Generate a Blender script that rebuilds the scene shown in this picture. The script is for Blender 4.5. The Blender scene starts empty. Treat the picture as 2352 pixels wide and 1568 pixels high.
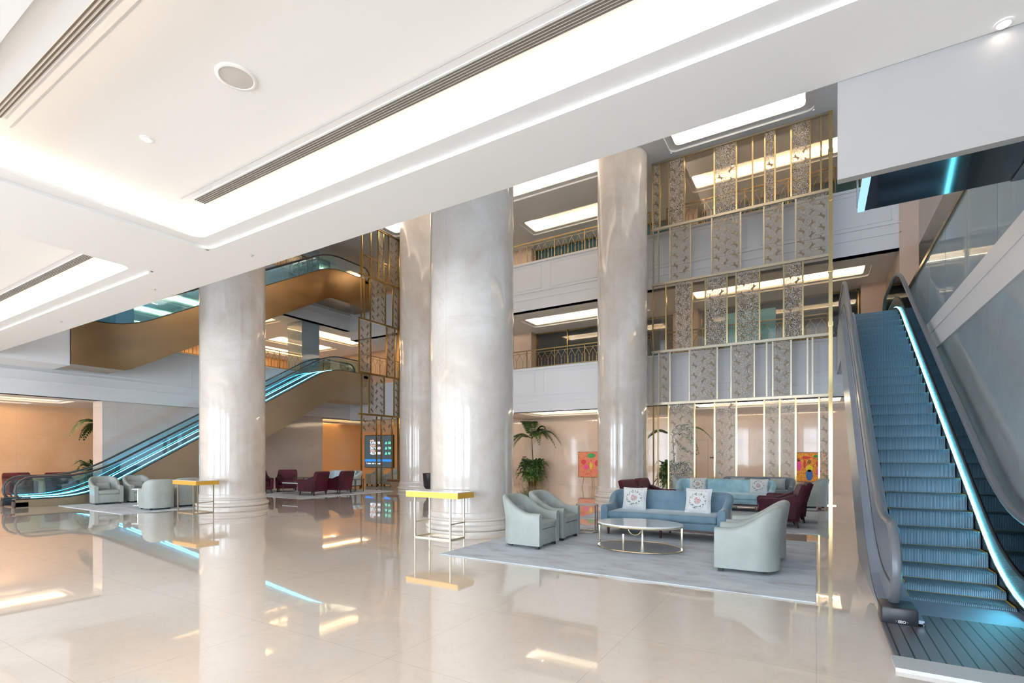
import bpy, bmesh, math, random
from mathutils import Vector, Matrix
random.seed(7)
PI = math.pi
S = bpy.context.scene
C = S.collection

# ------------------------------------------------------------------ camera, world, exposure
TH = math.radians(31.14)
cam_d = bpy.data.cameras.new('camera'); cam = bpy.data.objects.new('camera', cam_d); C.objects.link(cam)
cam.location = (0, 0, 1.5)
cam.rotation_euler = (PI/2, 0, TH)
cam_d.sensor_width = 36.0
cam_d.lens = 1157/2352*36.0
cam_d.shift_y = (1044-784)/2352
cam_d.clip_start = 0.05; cam_d.clip_end = 200
S.camera = cam
S.view_settings.view_transform = 'Standard'
S.view_settings.look = 'None'
S.view_settings.gamma = 1.0
S.view_settings.use_curve_mapping = False
S.view_settings.exposure = 0.77
try:
    S.cycles.use_denoising = True
    S.cycles.denoiser = 'OPENIMAGEDENOISE'
    S.cycles.use_adaptive_sampling = True
    S.cycles.adaptive_threshold = 0.06
    S.cycles.max_bounces = 10
    S.cycles.diffuse_bounces = 5
    S.cycles.glossy_bounces = 4
    S.cycles.transparent_max_bounces = 24
    S.cycles.caustics_reflective = False
    S.cycles.caustics_refractive = False
    S.cycles.sample_clamp_indirect = 4.0
except Exception:
    pass
W = bpy.data.worlds.new('world'); S.world = W; W.use_nodes = True
bg = W.node_tree.nodes['Background']
bg.inputs[0].default_value = (0.62, 0.8, 1.0, 1); bg.inputs[1].default_value = 0.9

WARM = (1.0, 0.77, 0.5)
WHITE_WARM = (1.0, 0.84, 0.66)
AMBER = (1.0, 0.62, 0.28)
DAY = (0.78, 0.89, 1.0)

def area(name, loc, sx, sy, power, color, direction=(0, 0, -1), up=None):
    l = bpy.data.lights.new(name, 'AREA'); l.shape = 'RECTANGLE'; l.size = sx; l.size_y = sy
    l.energy = power; l.color = color
    o = bpy.data.objects.new(name, l); C.objects.link(o); o.location = loc
    d = Vector(direction).normalized()
    q = d.to_track_quat('-Z', 'Y')
    if up is not None:          # local X along 'up'
        z = -d; x = Vector(up).normalized(); y = z.cross(x).normalized(); x = y.cross(z)
        q = Matrix((x, y, z)).transposed().to_quaternion()
    o.rotation_mode = 'QUATERNION'; o.rotation_quaternion = q
    return o

# daylight entering through the window bays of the entrance side (behind the camera); the upper lamps are added fill
for i, x in enumerate((-26.5, -19.5, -12.5, -5.5, 1.5)):
    area('daylight_ground', (x, -8.35, 2.2), 5.6, 3.6, 500, DAY, (0, 1, -0.05), (1, 0, 0))
for i, x in enumerate((-19.0, -12.0, -5.0, 2.0)):
    area('upper_fill', (x, -8.35, 8.4), 5.6, 5.0, 35, (1, 0.94, 0.86), (0, 1, -0.12), (1, 0, 0))  # warm fill added high up, where no daylight comes in

# ------------------------------------------------------------------ materials
M = {}
def nodes(name):
    m = bpy.data.materials.new(name); m.use_nodes = True; M[name] = m
    nt = m.node_tree; b = nt.nodes['Principled BSDF']
    return m, nt, b
def pbsdf(name, col, rough=0.5, metal=0.0, spec=0.5, coat=0.0, sheen=0.0, aniso=0.0):
    m, nt, b = nodes(name)
    b.inputs['Base Color'].default_value = (*col, 1); b.inputs['Roughness'].default_value = rough
    b.inputs['Metallic'].default_value = metal; b.inputs['Specular IOR Level'].default_value = spec
    b.inputs['Coat Weight'].default_value = coat; b.inputs['Coat Roughness'].default_value = 0.05
    if sheen: b.inputs['Sheen Weight'].default_value = sheen; b.inputs['Sheen Roughness'].default_value = 0.4
    if aniso: b.inputs['Anisotropic'].default_value = aniso
    return m
def N(nt, t, **kw):
    n = nt.nodes.new(t)
    for k, v in kw.items(): setattr(n, k, v)
    return n
def L(nt, a, b): nt.links.new(a, b)
def coords(nt, scale=(1, 1, 1), loc=(0, 0, 0)):
    tc = N(nt, 'ShaderNodeTexCoord'); mp = N(nt, 'ShaderNodeMapping')
    mp.inputs['Scale'].default_value = scale; mp.inputs['Location'].default_value = loc
    L(nt, tc.outputs['Object'], mp.inputs['Vector']); return mp.outputs['Vector']
def noise(nt, vec, scale, detail=4, rough=0.55, dist=0.0):
    n = N(nt, 'ShaderNodeTexNoise'); n.inputs['Scale'].default_value = scale; n.inputs['Detail'].default_value = detail
    n.inputs['Roughness'].default_value = rough; n.inputs['Distortion'].default_value = dist
    L(nt, vec, n.inputs['Vector']); return n.outputs['Fac']
def ramp(nt, fac, stops):
    r = N(nt, 'ShaderNodeValToRGB'); e = r.color_ramp.elements
    while len(e) < len(stops): e.new(0.5)
    for el, (p, c) in zip(e, stops): el.position = p; el.color = (*c, 1) if len(c) == 3 else c
    L(nt, fac, r.inputs['Fac']); return r.outputs['Color']
def mixc(nt, fac, a, b, mode='MIX'):
    n = N(nt, 'ShaderNodeMix', data_type='RGBA', blend_type=mode)
    for s, v in ((0, fac), (6, a), (7, b)):
        if hasattr(v, 'node'): L(nt, v, n.inputs[s])
        else: n.inputs[s].default_value = v if s == 0 else (*v, 1)
    return n.outputs[2]
def math_n(nt, op, a, b=None, c=None):
    n = N(nt, 'ShaderNodeMath', operation=op)
    for i, v in enumerate((a, b, c)):
        if v is None: continue
        if hasattr(v, 'node'): L(nt, v, n.inputs[i])
        else: n.inputs[i].default_value = v
    return n.outputs[0]
def bump(nt, b, h, strength=0.2, dist=0.01):
    n = N(nt, 'ShaderNodeBump'); n.inputs['Strength'].default_value = strength; n.inputs['Distance'].default_value = dist
    L(nt, h, n.inputs['Height']); L(nt, n.outputs['Normal'], b.inputs['Normal'])
def emit(name, col, strength):
    m = bpy.data.materials.new(name); m.use_nodes = True; M[name] = m; nt = m.node_tree
    nt.nodes.remove(nt.nodes['Principled BSDF']); e = N(nt, 'ShaderNodeEmission')
    e.inputs[0].default_value = (*col, 1); e.inputs[1].default_value = strength
    L(nt, e.outputs[0], nt.nodes['Material Output'].inputs[0]); return m
def glass(name, tint, refl=0.06, rough=0.02, ior=1.45):
    m = bpy.data.materials.new(name); m.use_nodes = True; M[name] = m; nt = m.node_tree
    nt.nodes.remove(nt.nodes['Principled BSDF'])
    t = N(nt, 'ShaderNodeBsdfTransparent'); t.inputs[0].default_value = (*tint, 1)
    g = N(nt, 'ShaderNodeBsdfGlossy'); g.inputs['Roughness'].default_value = rough; g.inputs[0].default_value = (0.95, 1, 1, 1)
    fr = N(nt, 'ShaderNodeFresnel'); fr.inputs[0].default_value = ior
    f = math_n(nt, 'ADD', fr.outputs[0], refl - 0.04)
    mx = N(nt, 'ShaderNodeMixShader'); L(nt, f, mx.inputs[0]); L(nt, t.outputs[0], mx.inputs[1]); L(nt, g.outputs[0], mx.inputs[2])
    L(nt, mx.outputs[0], nt.nodes['Material Output'].inputs[0]); return m
def tiles(nt, vec_out, sx, sy, w, axes=(0, 1)):
    """1 on the joints of a sx x sy grid"""
    sp = N(nt, 'ShaderNodeSeparateXYZ'); L(nt, vec_out, sp.inputs[0])
    res = None
    for ax, s in zip(axes, (sx, sy)):
        p = math_n(nt, 'PINGPONG', sp.outputs[ax], s/2)
        f = math_n(nt, 'LESS_THAN', p, w)
        res = f if res is None else math_n(nt, 'MAXIMUM', res, f)
    return res

pbsdf('ceiling_paint', (0.80, 0.79, 0.78), 0.85, spec=0.2)
pbsdf('bulkhead_shaded', (0.38, 0.37, 0.365), 0.8, spec=0.2)  # white bulkhead, its shade darkened into the paint
pbsdf('fascia_paint', (0.80, 0.80, 0.81), 0.38, spec=0.4)
pbsdf('fascia_line', (0.5, 0.5, 0.52), 0.6)
def mk_marble(name, base, vein, rough, tile=None, axes=(0, 1), vs=0.6, patch=0.5, coat=0.0):
    m, nt, b = nodes(name); v = coords(nt)
    n1 = noise(nt, v, vs, 6, 0.6, 0.8); n2 = noise(nt, v, vs*5, 5, 0.6, 1.5)
    col = ramp(nt, n1, [(0.3, vein), (0.62, base)])
    vn = ramp(nt, n2, [(0.47, (1, 1, 1)), (0.5, (0.94, 0.92, 0.9)), (0.53, (1, 1, 1))])
    col = mixc(nt, 0.8, col, vn, 'MULTIPLY')
    if tile:
        tn = tiles(nt, v, tile[0], tile[1], tile[2], axes)
        # per-tile tone
        sp = N(nt, 'ShaderNodeSeparateXYZ'); L(nt, v, sp.inputs[0])
        a = math_n(nt, 'FLOOR', math_n(nt, 'DIVIDE', math_n(nt, 'ADD', sp.outputs[axes[0]], tile[0]/2), tile[0]))
        c2 = math_n(nt, 'FLOOR', math_n(nt, 'DIVIDE', math_n(nt, 'ADD', sp.outputs[axes[1]], tile[1]/2), tile[1]))
        cb = N(nt, 'ShaderNodeCombineXYZ'); L(nt, a, cb.inputs[0]); L(nt, c2, cb.inputs[1])
        wn = N(nt, 'ShaderNodeTexWhiteNoise'); L(nt, cb.outputs[0], wn.inputs['Vector'])
        col = mixc(nt, patch*0.25, col, ramp(nt, wn.outputs['Value'], [(0, vein), (1, base)]))
        col = mixc(nt, math_n(nt, 'MULTIPLY', tn, 0.35), col, (0.42, 0.36, 0.3))
    L(nt, col, b.inputs['Base Color']); b.inputs['Roughness'].default_value = rough
    b.inputs['Coat Weight'].default_value = coat; b.inputs['Coat Roughness'].default_value = 0.02
    return m
mk_marble('floor_marble', (0.89, 0.79, 0.69), (0.85, 0.745, 0.64), 0.035, (1.35, 1.35, 0.003), vs=0.5, patch=1.0, coat=0.6)
mk_marble('wall_marble', (0.85, 0.72, 0.61), (0.79, 0.64, 0.53), 0.06, (1.6, 1.05, 0.004), (0, 2))
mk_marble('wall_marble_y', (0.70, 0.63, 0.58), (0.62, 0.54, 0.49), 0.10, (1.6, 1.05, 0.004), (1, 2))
mk_marble('side_marble', (0.41, 0.475, 0.505), (0.34, 0.39, 0.415), 0.03, (1.6, 1.25, 0.004), (1, 2))  # grey stone, tinted bluish for the cyan LED light on it
mk_marble('column_marble', (0.78, 0.73, 0.675), (0.64, 0.56, 0.485), 0.09, (99, 4.1, 0.004), (0, 2), vs=0.9, coat=0.35)
mk_marble('base_marble', (0.80, 0.75, 0.69), (0.74, 0.68, 0.62), 0.15)
pbsdf('warm_wall', (0.85, 0.55, 0.29), 0.22)
mk_marble('warm_marble', (0.78, 0.53, 0.33), (0.70, 0.44, 0.25), 0.16, (1.6, 1.05, 0.004), (1, 2))
pbsdf('beige_wall', (0.66, 0.50, 0.40), 0.3)
pbsdf('brown_wood', (0.16, 0.07, 0.035), 0.35)
pbsdf('slab_edge', (0.6, 0.6, 0.6), 0.7)
pbsdf('brass', (0.80, 0.60, 0.30), 0.16, 1.0)
pbsdf('brass_satin', (0.55, 0.48, 0.36), 0.35, 0.9)
pbsdf('brass_dark', (0.42, 0.29, 0.12), 0.25, 1.0)
pbsdf('motif_bronze', (0.20, 0.155, 0.10), 0.35, 0.45)
pbsdf('brass_pale', (0.86, 0.77, 0.58), 0.14, 1.0)
m, nt, b = nodes('bronze_sheet'); v = coords(nt, (0.6, 0.25, 0.5))
L(nt, ramp(nt, noise(nt, v, 1.2, 3), [(0.3, (0.27, 0.175, 0.095)), (0.7, (0.40, 0.26, 0.13))]), b.inputs['Base Color'])
b.inputs['Metallic'].default_value = 1.0; b.inputs['Roughness'].default_value = 0.24; b.inputs['Anisotropic'].default_value = 0.6
m, nt, b = nodes('champagne_sheet'); v = coords(nt, (0.6, 0.25, 0.5))
L(nt, ramp(nt, noise(nt, v, 1.2, 3), [(0.3, (0.40, 0.33, 0.23)), (0.7, (0.46, 0.38, 0.27))]), b.inputs['Base Color'])
b.inputs['Metallic'].default_value = 0.8; b.inputs['Roughness'].default_value = 0.42
pbsdf('steel', (0.60, 0.62, 0.64), 0.22, 1.0)
pbsdf('steel_matte', (0.72, 0.73, 0.75), 0.5, 0.6)
pbsdf('steel_dark', (0.16, 0.17, 0.19), 0.3, 0.8)
pbsdf('steel_blue', (0.34, 0.41, 0.52), 0.3, 0.5)
pbsdf('dark_mirror', (0.10, 0.11, 0.12), 0.08, 0.9)
pbsdf('deck_bronze', (0.34, 0.27, 0.23), 0.22, 0.9)
pbsdf('rubber', (0.05, 0.05, 0.055), 0.38)
pbsdf('rubber_grey', (0.15, 0.165, 0.19), 0.3)
pbsdf('black_plastic', (0.02, 0.022, 0.028), 0.35)
pbsdf('yellow_paint', (0.75, 0.5, 0.05), 0.5)
pbsdf('white_mark', (0.85, 0.85, 0.85), 0.5)
# escalator treads: grey aluminium with lengthwise cleats, blue LED light put into the colour
m, nt, b = nodes('step_metal_blue_lit'); v = coords(nt)
wv = N(nt, 'ShaderNodeTexWave', wave_type='BANDS', bands_direction='X'); wv.inputs['Scale'].default_value = 22; L(nt, v, wv.inputs['Vector'])
L(nt, ramp(nt, wv.outputs['Fac'], [(0.2, (0.05, 0.11, 0.16)), (0.7, (0.17, 0.33, 0.45))]), b.inputs['Base Color'])
b.inputs['Metallic'].default_value = 0.35; b.inputs['Roughness'].default_value = 0.4
bump(nt, b, wv.outputs['Fac'], 0.4, 0.004)
m, nt, b = nodes('grille_metal'); v = coords(nt)
wv = N(nt, 'ShaderNodeTexWave', wave_type='BANDS', bands_direction='X'); wv.inputs['Scale'].default_value = 3.6; L(nt, v, wv.inputs['Vector'])
w2 = N(nt, 'ShaderNodeTexWave', wave_type='BANDS', bands_direction='Y'); w2.inputs['Scale'].default_value = 16; L(nt, v, w2.inputs['Vector'])
c1 = ramp(nt, wv.outputs['Fac'], [(0.02, (0.015, 0.015, 0.018)), (0.06, (0.22, 0.22, 0.24))])
c2 = ramp(nt, w2.outputs['Fac'], [(0.3, (0.75, 0.75, 0.78)), (0.8, (1, 1, 1))])
L(nt, mixc(nt, 1.0, c1, c2, 'MULTIPLY'), b.inputs['Base Color']); b.inputs['Roughness'].default_value = 0.35; b.inputs['Metallic'].default_value = 0.5
glass('clear_glass', (0.93, 0.98, 0.98), 0.05, ior=1.12)
glass('tint_glass', (0.72, 0.87, 0.92), 0.10)
glass('rail_glass', (0.80, 0.87, 0.92), 0.14)
m = glass('blue_lit_glass', (0.65, 0.88, 0.97), 0.10); nt = m.node_tree  # blue light in the balustrade painted as a diffuse body
out = nt.nodes['Material Output']; src = out.inputs[0].links[0].from_socket
df = N(nt, 'ShaderNodeBsdfTranslucent'); df.inputs[0].default_value = (0.35, 0.75, 0.92, 1); dd = N(nt, 'ShaderNodeBsdfDiffuse'); dd.inputs[0].default_value = (0.30, 0.68, 0.85, 1)
ad = N(nt, 'ShaderNodeMixShader'); ad.inputs[0].default_value = 0.5; L(nt, df.outputs[0], ad.inputs[1]); L(nt, dd.outputs[0], ad.inputs[2])
mx = N(nt, 'ShaderNodeMixShader'); mx.inputs[0].default_value = 0.16; L(nt, src, mx.inputs[1]); L(nt, ad.outputs[0], mx.inputs[2]); L(nt, mx.outputs[0], out.inputs[0])
def bodied_glass(name, tint, body, k, refl=0.1):
    m = glass(name, tint, refl); nt = m.node_tree; out = nt.nodes['Material Output']; src = out.inputs[0].links[0].from_socket
    dd = N(nt, 'ShaderNodeBsdfDiffuse'); dd.inputs[0].default_value = (*body, 1)
    mx = N(nt, 'ShaderNodeMixShader'); mx.inputs[0].default_value = k; L(nt, src, mx.inputs[1]); L(nt, dd.outputs[0], mx.inputs[2]); L(nt, mx.outputs[0], out.inputs[0])
bodied_glass('parapet_glass', (0.80, 0.88, 0.93), (0.62, 0.74, 0.82), 0.38, 0.14)  # pale diffuse body put in as light in the clear panes
bodied_glass('amber_glass', (0.93, 0.875, 0.80), (0.62, 0.46, 0.30), 0.05, 0.05)
pbsdf('dark_glass', (0.035, 0.04, 0.04), 0.05, 0.0, 0.9)
pbsdf('teal_glass', (0.055, 0.13, 0.15), 0.05, 0.0, 0.9)
pbsdf('blue_wall', (0.05, 0.32, 0.50), 0.3)
emit('led_cyan', (0.14, 0.74, 1.0), 22.0)
emit('led_cyan_soft', (0.40, 0.72, 0.95), 0.75)
emit('lamp_glow', (1.0, 0.9, 0.78), 14.0)
emit('screen_glow', (0.05, 0.065, 0.075), 1.0)
emit('screen_white', (0.8, 0.9, 1.0), 1.1); emit('screen_green', (0.15, 0.8, 0.5), 1.1); emit('screen_red', (0.9, 0.5, 0.4), 1.0); emit('screen_blue', (0.03, 0.2, 0.7), 1.0)
emit('exit_green', (0.45, 0.8, 0.3), 0.9)
# pierced panel: cracked-ice mesh, see-through between its strands
m = bpy.data.materials.new('lace_panel'); m.use_nodes = True; M['lace_panel'] = m; nt = m.node_tree; b = nt.nodes['Principled BSDF']
v = coords(nt)
vo = N(nt, 'ShaderNodeTexVoronoi', feature='DISTANCE_TO_EDGE'); vo.inputs['Scale'].default_value = 26; L(nt, v, vo.inputs['Vector'])
f = math_n(nt, 'LESS_THAN', vo.outputs['Distance'], 0.05)
b.inputs['Base Color'].default_value = (0.66, 0.61, 0.54, 1); b.inputs['Metallic'].default_value = 0.1; b.inputs['Roughness'].default_value = 0.35
t = N(nt, 'ShaderNodeBsdfTransparent'); t.inputs[0].default_value = (0.90, 0.88, 0.86, 1)
mx = N(nt, 'ShaderNodeMixShader'); L(nt, f, mx.inputs[0]); L(nt, t.outputs[0], mx.inputs[1]); L(nt, b.outputs[0], mx.inputs[2])
L(nt, mx.outputs[0], nt.nodes['Material Output'].inputs[0])
# upholstery
def fabric(name, c1, c2, scale=9, rough=0.6, sheen=0.0, spec=0.4):
    m, nt, b = nodes(name); v = coords(nt)
    L(nt, ramp(nt, noise(nt, v, scale, 4), [(0.35, c1), (0.65, c2)]), b.inputs['Base Color'])
    b.inputs['Roughness'].default_value = rough; b.inputs['Specular IOR Level'].default_value = spec
    if sheen: b.inputs['Sheen Weight'].default_value = sheen; b.inputs['Sheen Roughness'].default_value = 0.35
    bump(nt, b, noise(nt, v, 160, 2), 0.08, 0.002)
    return m
fabric('grey_leather', (0.37, 0.41, 0.385), (0.42, 0.46, 0.43), 5, 0.42)
fabric('slate_velvet', (0.13, 0.22, 0.29), (0.18, 0.29, 0.37), 4, 0.7, 0.5)
fabric('sky_velvet', (0.30, 0.54, 0.64), (0.44, 0.69, 0.78), 6, 0.5, 0.6)
fabric('grey_velvet', (0.16, 0.2, 0.24), (0.2, 0.25, 0.29), 4, 0.7, 0.4)
fabric('pale_sofa', (0.55, 0.66, 0.70), (0.65, 0.76, 0.80), 5, 0.6, 0.4)
fabric('burgundy_velvet', (0.04, 0.002, 0.010), (0.08, 0.003, 0.02), 5, 0.6, 0.08)
fabric('cushion_grey', (0.45, 0.48, 0.47), (0.5, 0.53, 0.52), 5, 0.6)
fabric('cushion_sky', (0.6, 0.75, 0.82), (0.7, 0.83, 0.88), 5, 0.6)
pbsdf('dark_wood', (0.05, 0.018, 0.014), 0.35)
pbsdf('feet_dark', (0.03, 0.03, 0.03), 0.5)
pbsdf('gold_apron', (0.85, 0.47, 0.07), 0.35, 0.35)
pbsdf('white_top', (0.80, 0.82, 0.83), 0.08)
pbsdf('table_shade', (0.40, 0.37, 0.36), 0.3)
pbsdf('leaf', (0.05, 0.11, 0.03), 0.45)
pbsdf('leaf_bright', (0.08, 0.24, 0.035), 0.45)
pbsdf('leaf_olive', (0.14, 0.15, 0.03), 0.5)
pbsdf('trunk', (0.12, 0.09, 0.05), 0.8)
pbsdf('pot_terracotta', (0.33, 0.14, 0.07), 0.6)
pbsdf('pot_pale', (0.55, 0.52, 0.46), 0.5)
pbsdf('easel_wood', (0.36, 0.24, 0.14), 0.5)
pbsdf('speaker_mesh', (0.55, 0.51, 0.47), 0.8)
pbsdf('slot_black', (0.10, 0.085, 0.07), 0.8)
pbsdf('vent_gold', (0.62, 0.52, 0.36), 0.4, 0.4)
# floral cushion cover
m, nt, b = nodes('floral_cover'); tc = N(nt, 'ShaderNodeTexCoord')
sp = N(nt, 'ShaderNodeSeparateXYZ'); L(nt, tc.outputs['Object'], sp.inputs[0])
r = math_n(nt, 'SQRT', math_n(nt, 'ADD', math_n(nt, 'POWER', sp.outputs[0], 2), math_n(nt, 'POWER', math_n(nt, 'SUBTRACT', sp.outputs[2], 0.215), 2)))
n1 = noise(nt, tc.outputs['Object'], 38, 3, 0.6); n3 = noise(nt, tc.outputs['Object'], 26, 2, 0.6, 0.5)
ring = math_n(nt, 'LESS_THAN', math_n(nt, 'ABSOLUTE', math_n(nt, 'SUBTRACT', r, 0.125)), 0.026)
core = math_n(nt, 'LESS_THAN', r, 0.062)
base = (0.78, 0.78, 0.76)
spk = ramp(nt, n1, [(0.5, base), (0.56, (0.22, 0.24, 0.22))])
flw = ramp(nt, n3, [(0.36, (0.55, 0.14, 0.13)), (0.46, (0.8, 0.45, 0.4)), (0.54, (0.3, 0.33, 0.4)), (0.62, base)])
far = ramp(nt, n3, [(0.62, base), (0.70, (0.55, 0.38, 0.42))])
col = mixc(nt, ring, far, spk); col = mixc(nt, core, col, flw)
L(nt, col, b.inputs['Base Color']); b.inputs['Roughness'].default_value = 0.7
# rug
m, nt, b = nodes('rug_pile'); v = coords(nt, (1, 2.2, 1))
n1 = noise(nt, v, 1.6, 6, 0.65, 0.6); n2 = noise(nt, v, 60, 2)
col = ramp(nt, n1, [(0.3, (0.55, 0.52, 0.53)), (0.5, (0.70, 0.76, 0.82)), (0.7, (0.84, 0.86, 0.88))])
col = mixc(nt, 0.35, col, ramp(nt, n2, [(0.3, (0.55, 0.55, 0.55)), (0.7, (1, 1, 1))]), 'MULTIPLY')
L(nt, col, b.inputs['Base Color']); b.inputs['Roughness'].default_value = 0.95; b.inputs['Specular IOR Level'].default_value = 0.1
bump(nt, b, noise(nt, coords(nt), 220, 2), 0.5, 0.004)
def painting(name, cols, seed, scale=5):
    m, nt, b = nodes(name); v = coords(nt, (1, 1, 0.8), (seed, seed*2, seed))
    n = noise(nt, v, scale, 3, 0.5, 1.2)
    k = len(cols)
    L(nt, ramp(nt, n, [(0.28 + 0.44*i/(k-1), c) for i, c in enumerate(cols)]), b.inputs['Base Color']); b.inputs['Roughness'].default_value = 0.5
painting('art_market', [(0.03, 0.12, 0.03), (0.7, 0.4, 0.05), (0.6, 0.03, 0.05), (0.75, 0.35, 0.2), (0.7, 0.06, 0.12), (0.62, 0.5, 0.08), (0.08, 0.25, 0.06)], 2.3, 9)
painting('art_women', [(0.75, 0.42, 0.02), (0.65, 0.12, 0.03), (0.8, 0.5, 0.03), (0.5, 0.05, 0.04), (0.7, 0.35, 0.05)], 5.1, 10)
painting('art_dark', [(0.01, 0.012, 0.02), (0.01, 0.03, 0.08), (0.02, 0.14, 0.4), (0.02, 0.02, 0.03), (0.1, 0.2, 0.2), (0.3, 0.12, 0.1)], 8.0, 3)
pbsdf('paint_blue', (0.02, 0.12, 0.4), 0.5); pbsdf('paint_red', (0.5, 0.03, 0.03), 0.5); pbsdf('paint_pink', (0.75, 0.08, 0.3), 0.5)
pbsdf('paint_yellow', (0.75, 0.6, 0.03), 0.5); pbsdf('paint_green', (0.04, 0.25, 0.06), 0.5); pbsdf('paint_skin', (0.22, 0.08, 0.04), 0.5)

# ------------------------------------------------------------------ mesh helpers
class MB:
    def __init__(s): s.v = []; s.f = []; s.mi = []; s.m = 0
    def add(s, vs, fs):
        o = len(s.v); s.v += [tuple(p) for p in vs]; s.f += [tuple(o+i for i in f) for f in fs]; s.mi += [s.m]*len(fs); return s
    def box(s, x0, x1, y0, y1, z0, z1):
        return s.add([(x0, y0, z0), (x1, y0, z0), (x1, y1, z0), (x0, y1, z0), (x0, y0, z1), (x1, y0, z1), (x1, y1, z1), (x0, y1, z1)],
                     [(0, 3, 2, 1), (4, 5, 6, 7), (0, 1, 5, 4), (1, 2, 6, 5), (2, 3, 7, 6), (3, 0, 4, 7)])
    def rbox(s, x0, x1, y0, y1, z0, z1, r=0.03, n=3):
        b = bmesh.new(); bmesh.ops.create_cube(b, size=1)
        for p in b.verts: p.co = ((x0+x1)/2+p.co.x*(x1-x0), (y0+y1)/2+p.co.y*(y1-y0), (z0+z1)/2+p.co.z*(z1-z0))
        bmesh.ops.bevel(b, geom=list(b.edges), offset=r, segments=n, profile=0.5, affect='EDGES')
        b.verts.index_update(); s.add([p.co[:] for p in b.verts], [[p.index for p in f.verts] for f in b.faces]); b.free(); return s
    def prism(s, poly, axis, a, b):
        """poly of 2-D points, extruded along axis 0/1/2 from a to b"""
        n = len(poly)
        def pt(p, t):
            return {0: (t, p[0], p[1]), 1: (p[0], t, p[1]), 2: (p[0], p[1], t)}[axis]
        return s.add([pt(p, a) for p in poly] + [pt(p, b) for p in poly],
                     [tuple(range(n))[::-1], tuple(range(n, 2*n))] + [(i, (i+1) % n, n+(i+1) % n, n+i) for i in range(n)])
    def strip(s, lo, hi, axis, a, b):
        """solid ribbon between polylines lo and hi (2-D), extruded along axis; quads so that curved outlines stay clean"""
        n = len(lo)
        def pt(p, t): return {0: (t, p[0], p[1]), 1: (p[0], t, p[1]), 2: (p[0], p[1], t)}[axis]
        vs = [pt(p, a) for p in lo] + [pt(p, a) for p in hi] + [pt(p, b) for p in lo] + [pt(p, b) for p in hi]
        fs = []
        for i in range(n-1):
            fs += [(i, i+1, n+i+1, n+i), (2*n+i, 3*n+i, 3*n+i+1, 2*n+i+1), (i, 2*n+i, 2*n+i+1, i+1), (n+i, n+i+1, 3*n+i+1, 3*n+i)]
        fs += [(0, n, 3*n, 2*n), (n-1, 3*n-1, 4*n-1, 2*n-1)]
        return s.add(vs, fs)
    def tube(s, pts, r, k=8, closed=False, sx=1.0):
        pts = [Vector(p) for p in pts]; n = len(pts); vs = []; prev = None
        for i, p in enumerate(pts):
            a = pts[i-1] if (i > 0 or closed) else p; b = pts[(i+1) % n] if (i < n-1 or closed) else p
            t = (b-a).normalized()
            ref = Vector((0, 0, 1)) if abs(t.z) < 0.95 else Vector((1, 0, 0))
            if prev is None: u = t.cross(ref).normalized()
            else:
                u = (prev - t*prev.dot(t))
                u = u.normalized() if u.length > 1e-6 else t.cross(ref).normalized()
            prev = u; w = t.cross(u)
            rr = r[i] if isinstance(r, (list, tuple)) else r
            for j in range(k):
                an = 2*PI*j/k; vs.append(p + u*math.cos(an)*rr*sx + w*math.sin(an)*rr)
        fs = []
        for i in range(n if closed else n-1):
            for j in range(k):
                a = i*k+j; b = i*k+(j+1) % k; c = ((i+1) % n)*k+(j+1) % k; d = ((i+1) % n)*k+j; fs.append((a, b, c, d))
        if not closed: fs += [tuple(range(k))[::-1], tuple(range((n-1)*k, n*k))]
        return s.add(vs, fs)
    def lathe(s, prof, cx=0, cy=0, k=48, cap=True, sy=1.0):
        vs = []; fs = []; n = len(prof)
        for r, z in prof:
            for j in range(k): a = 2*PI*j/k; vs.append((cx+r*math.cos(a), cy+r*math.sin(a)*sy, z))
        for i in range(n-1):
            for j in range(k): fs.append((i*k+j, i*k+(j+1) % k, (i+1)*k+(j+1) % k, (i+1)*k+j))
        if cap: fs += [tuple(range(k))[::-1], tuple(range((n-1)*k, n*k))]
        return s.add(vs, fs)
    def loft(s, loops, closed=True, cap=False):
        k = len(loops[0]); vs = [p for l in loops for p in l]; fs = []
        for i in range(len(loops)-1):
            for j in range(k if closed else k-1):
                fs.append((i*k+j, i*k+(j+1) % k, (i+1)*k+(j+1) % k, (i+1)*k+j))
        if cap: fs += [tuple(range(k))[::-1], tuple(range((len(loops)-1)*k, len(loops)*k))]
        return s.add(vs, fs)
    def build(s, name, mat, parent=None, smooth=False, world=False, angle=40):
        me = bpy.data.meshes.new(name)
        vs = s.v
        if world and parent is not None:
            o = Vector((0, 0, 0)); p = parent
            while p is not None: o += p.location; p = p.parent
            vs = [(x-o.x, y-o.y, z-o.z) for x, y, z in vs]
        me.from_pydata(vs, [], s.f)
        for m in (mat if isinstance(mat, (list, tuple)) else [mat]): me.materials.append(M[m])
        if max(s.mi, default=0): me.polygons.foreach_set('material_index', s.mi)
        b = bmesh.new(); b.from_mesh(me); bmesh.ops.recalc_face_normals(b, faces=b.faces); b.to_mesh(me); b.free()
        if smooth:
            me.shade_smooth(); me.set_sharp_from_angle(angle=math.radians(angle))
        me.update()
        o = bpy.data.objects.new(name, me); C.objects.link(o)
        if parent is not None: o.parent = parent
        return o
def thing(name, label, cat, loc=(0, 0, 0), rz=0.0, group=None):
    o = bpy.data.objects.new(name, None); C.objects.link(o); o.empty_display_size = 0.1
    o.location = loc; o.rotation_euler = (0, 0, rz); o['label'] = label; o['category'] = cat
    if group: o['group'] = group
    return o
def tag(o, label, cat, group=None):
    o['label'] = label; o['category'] = cat
    if group: o['group'] = group
    return o
def struct(name, mb, mat, smooth=False, parent=None):
    o = mb.build(name, mat, parent, smooth)
    if parent is None: o['kind'] = 'structure'
    return o
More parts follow.
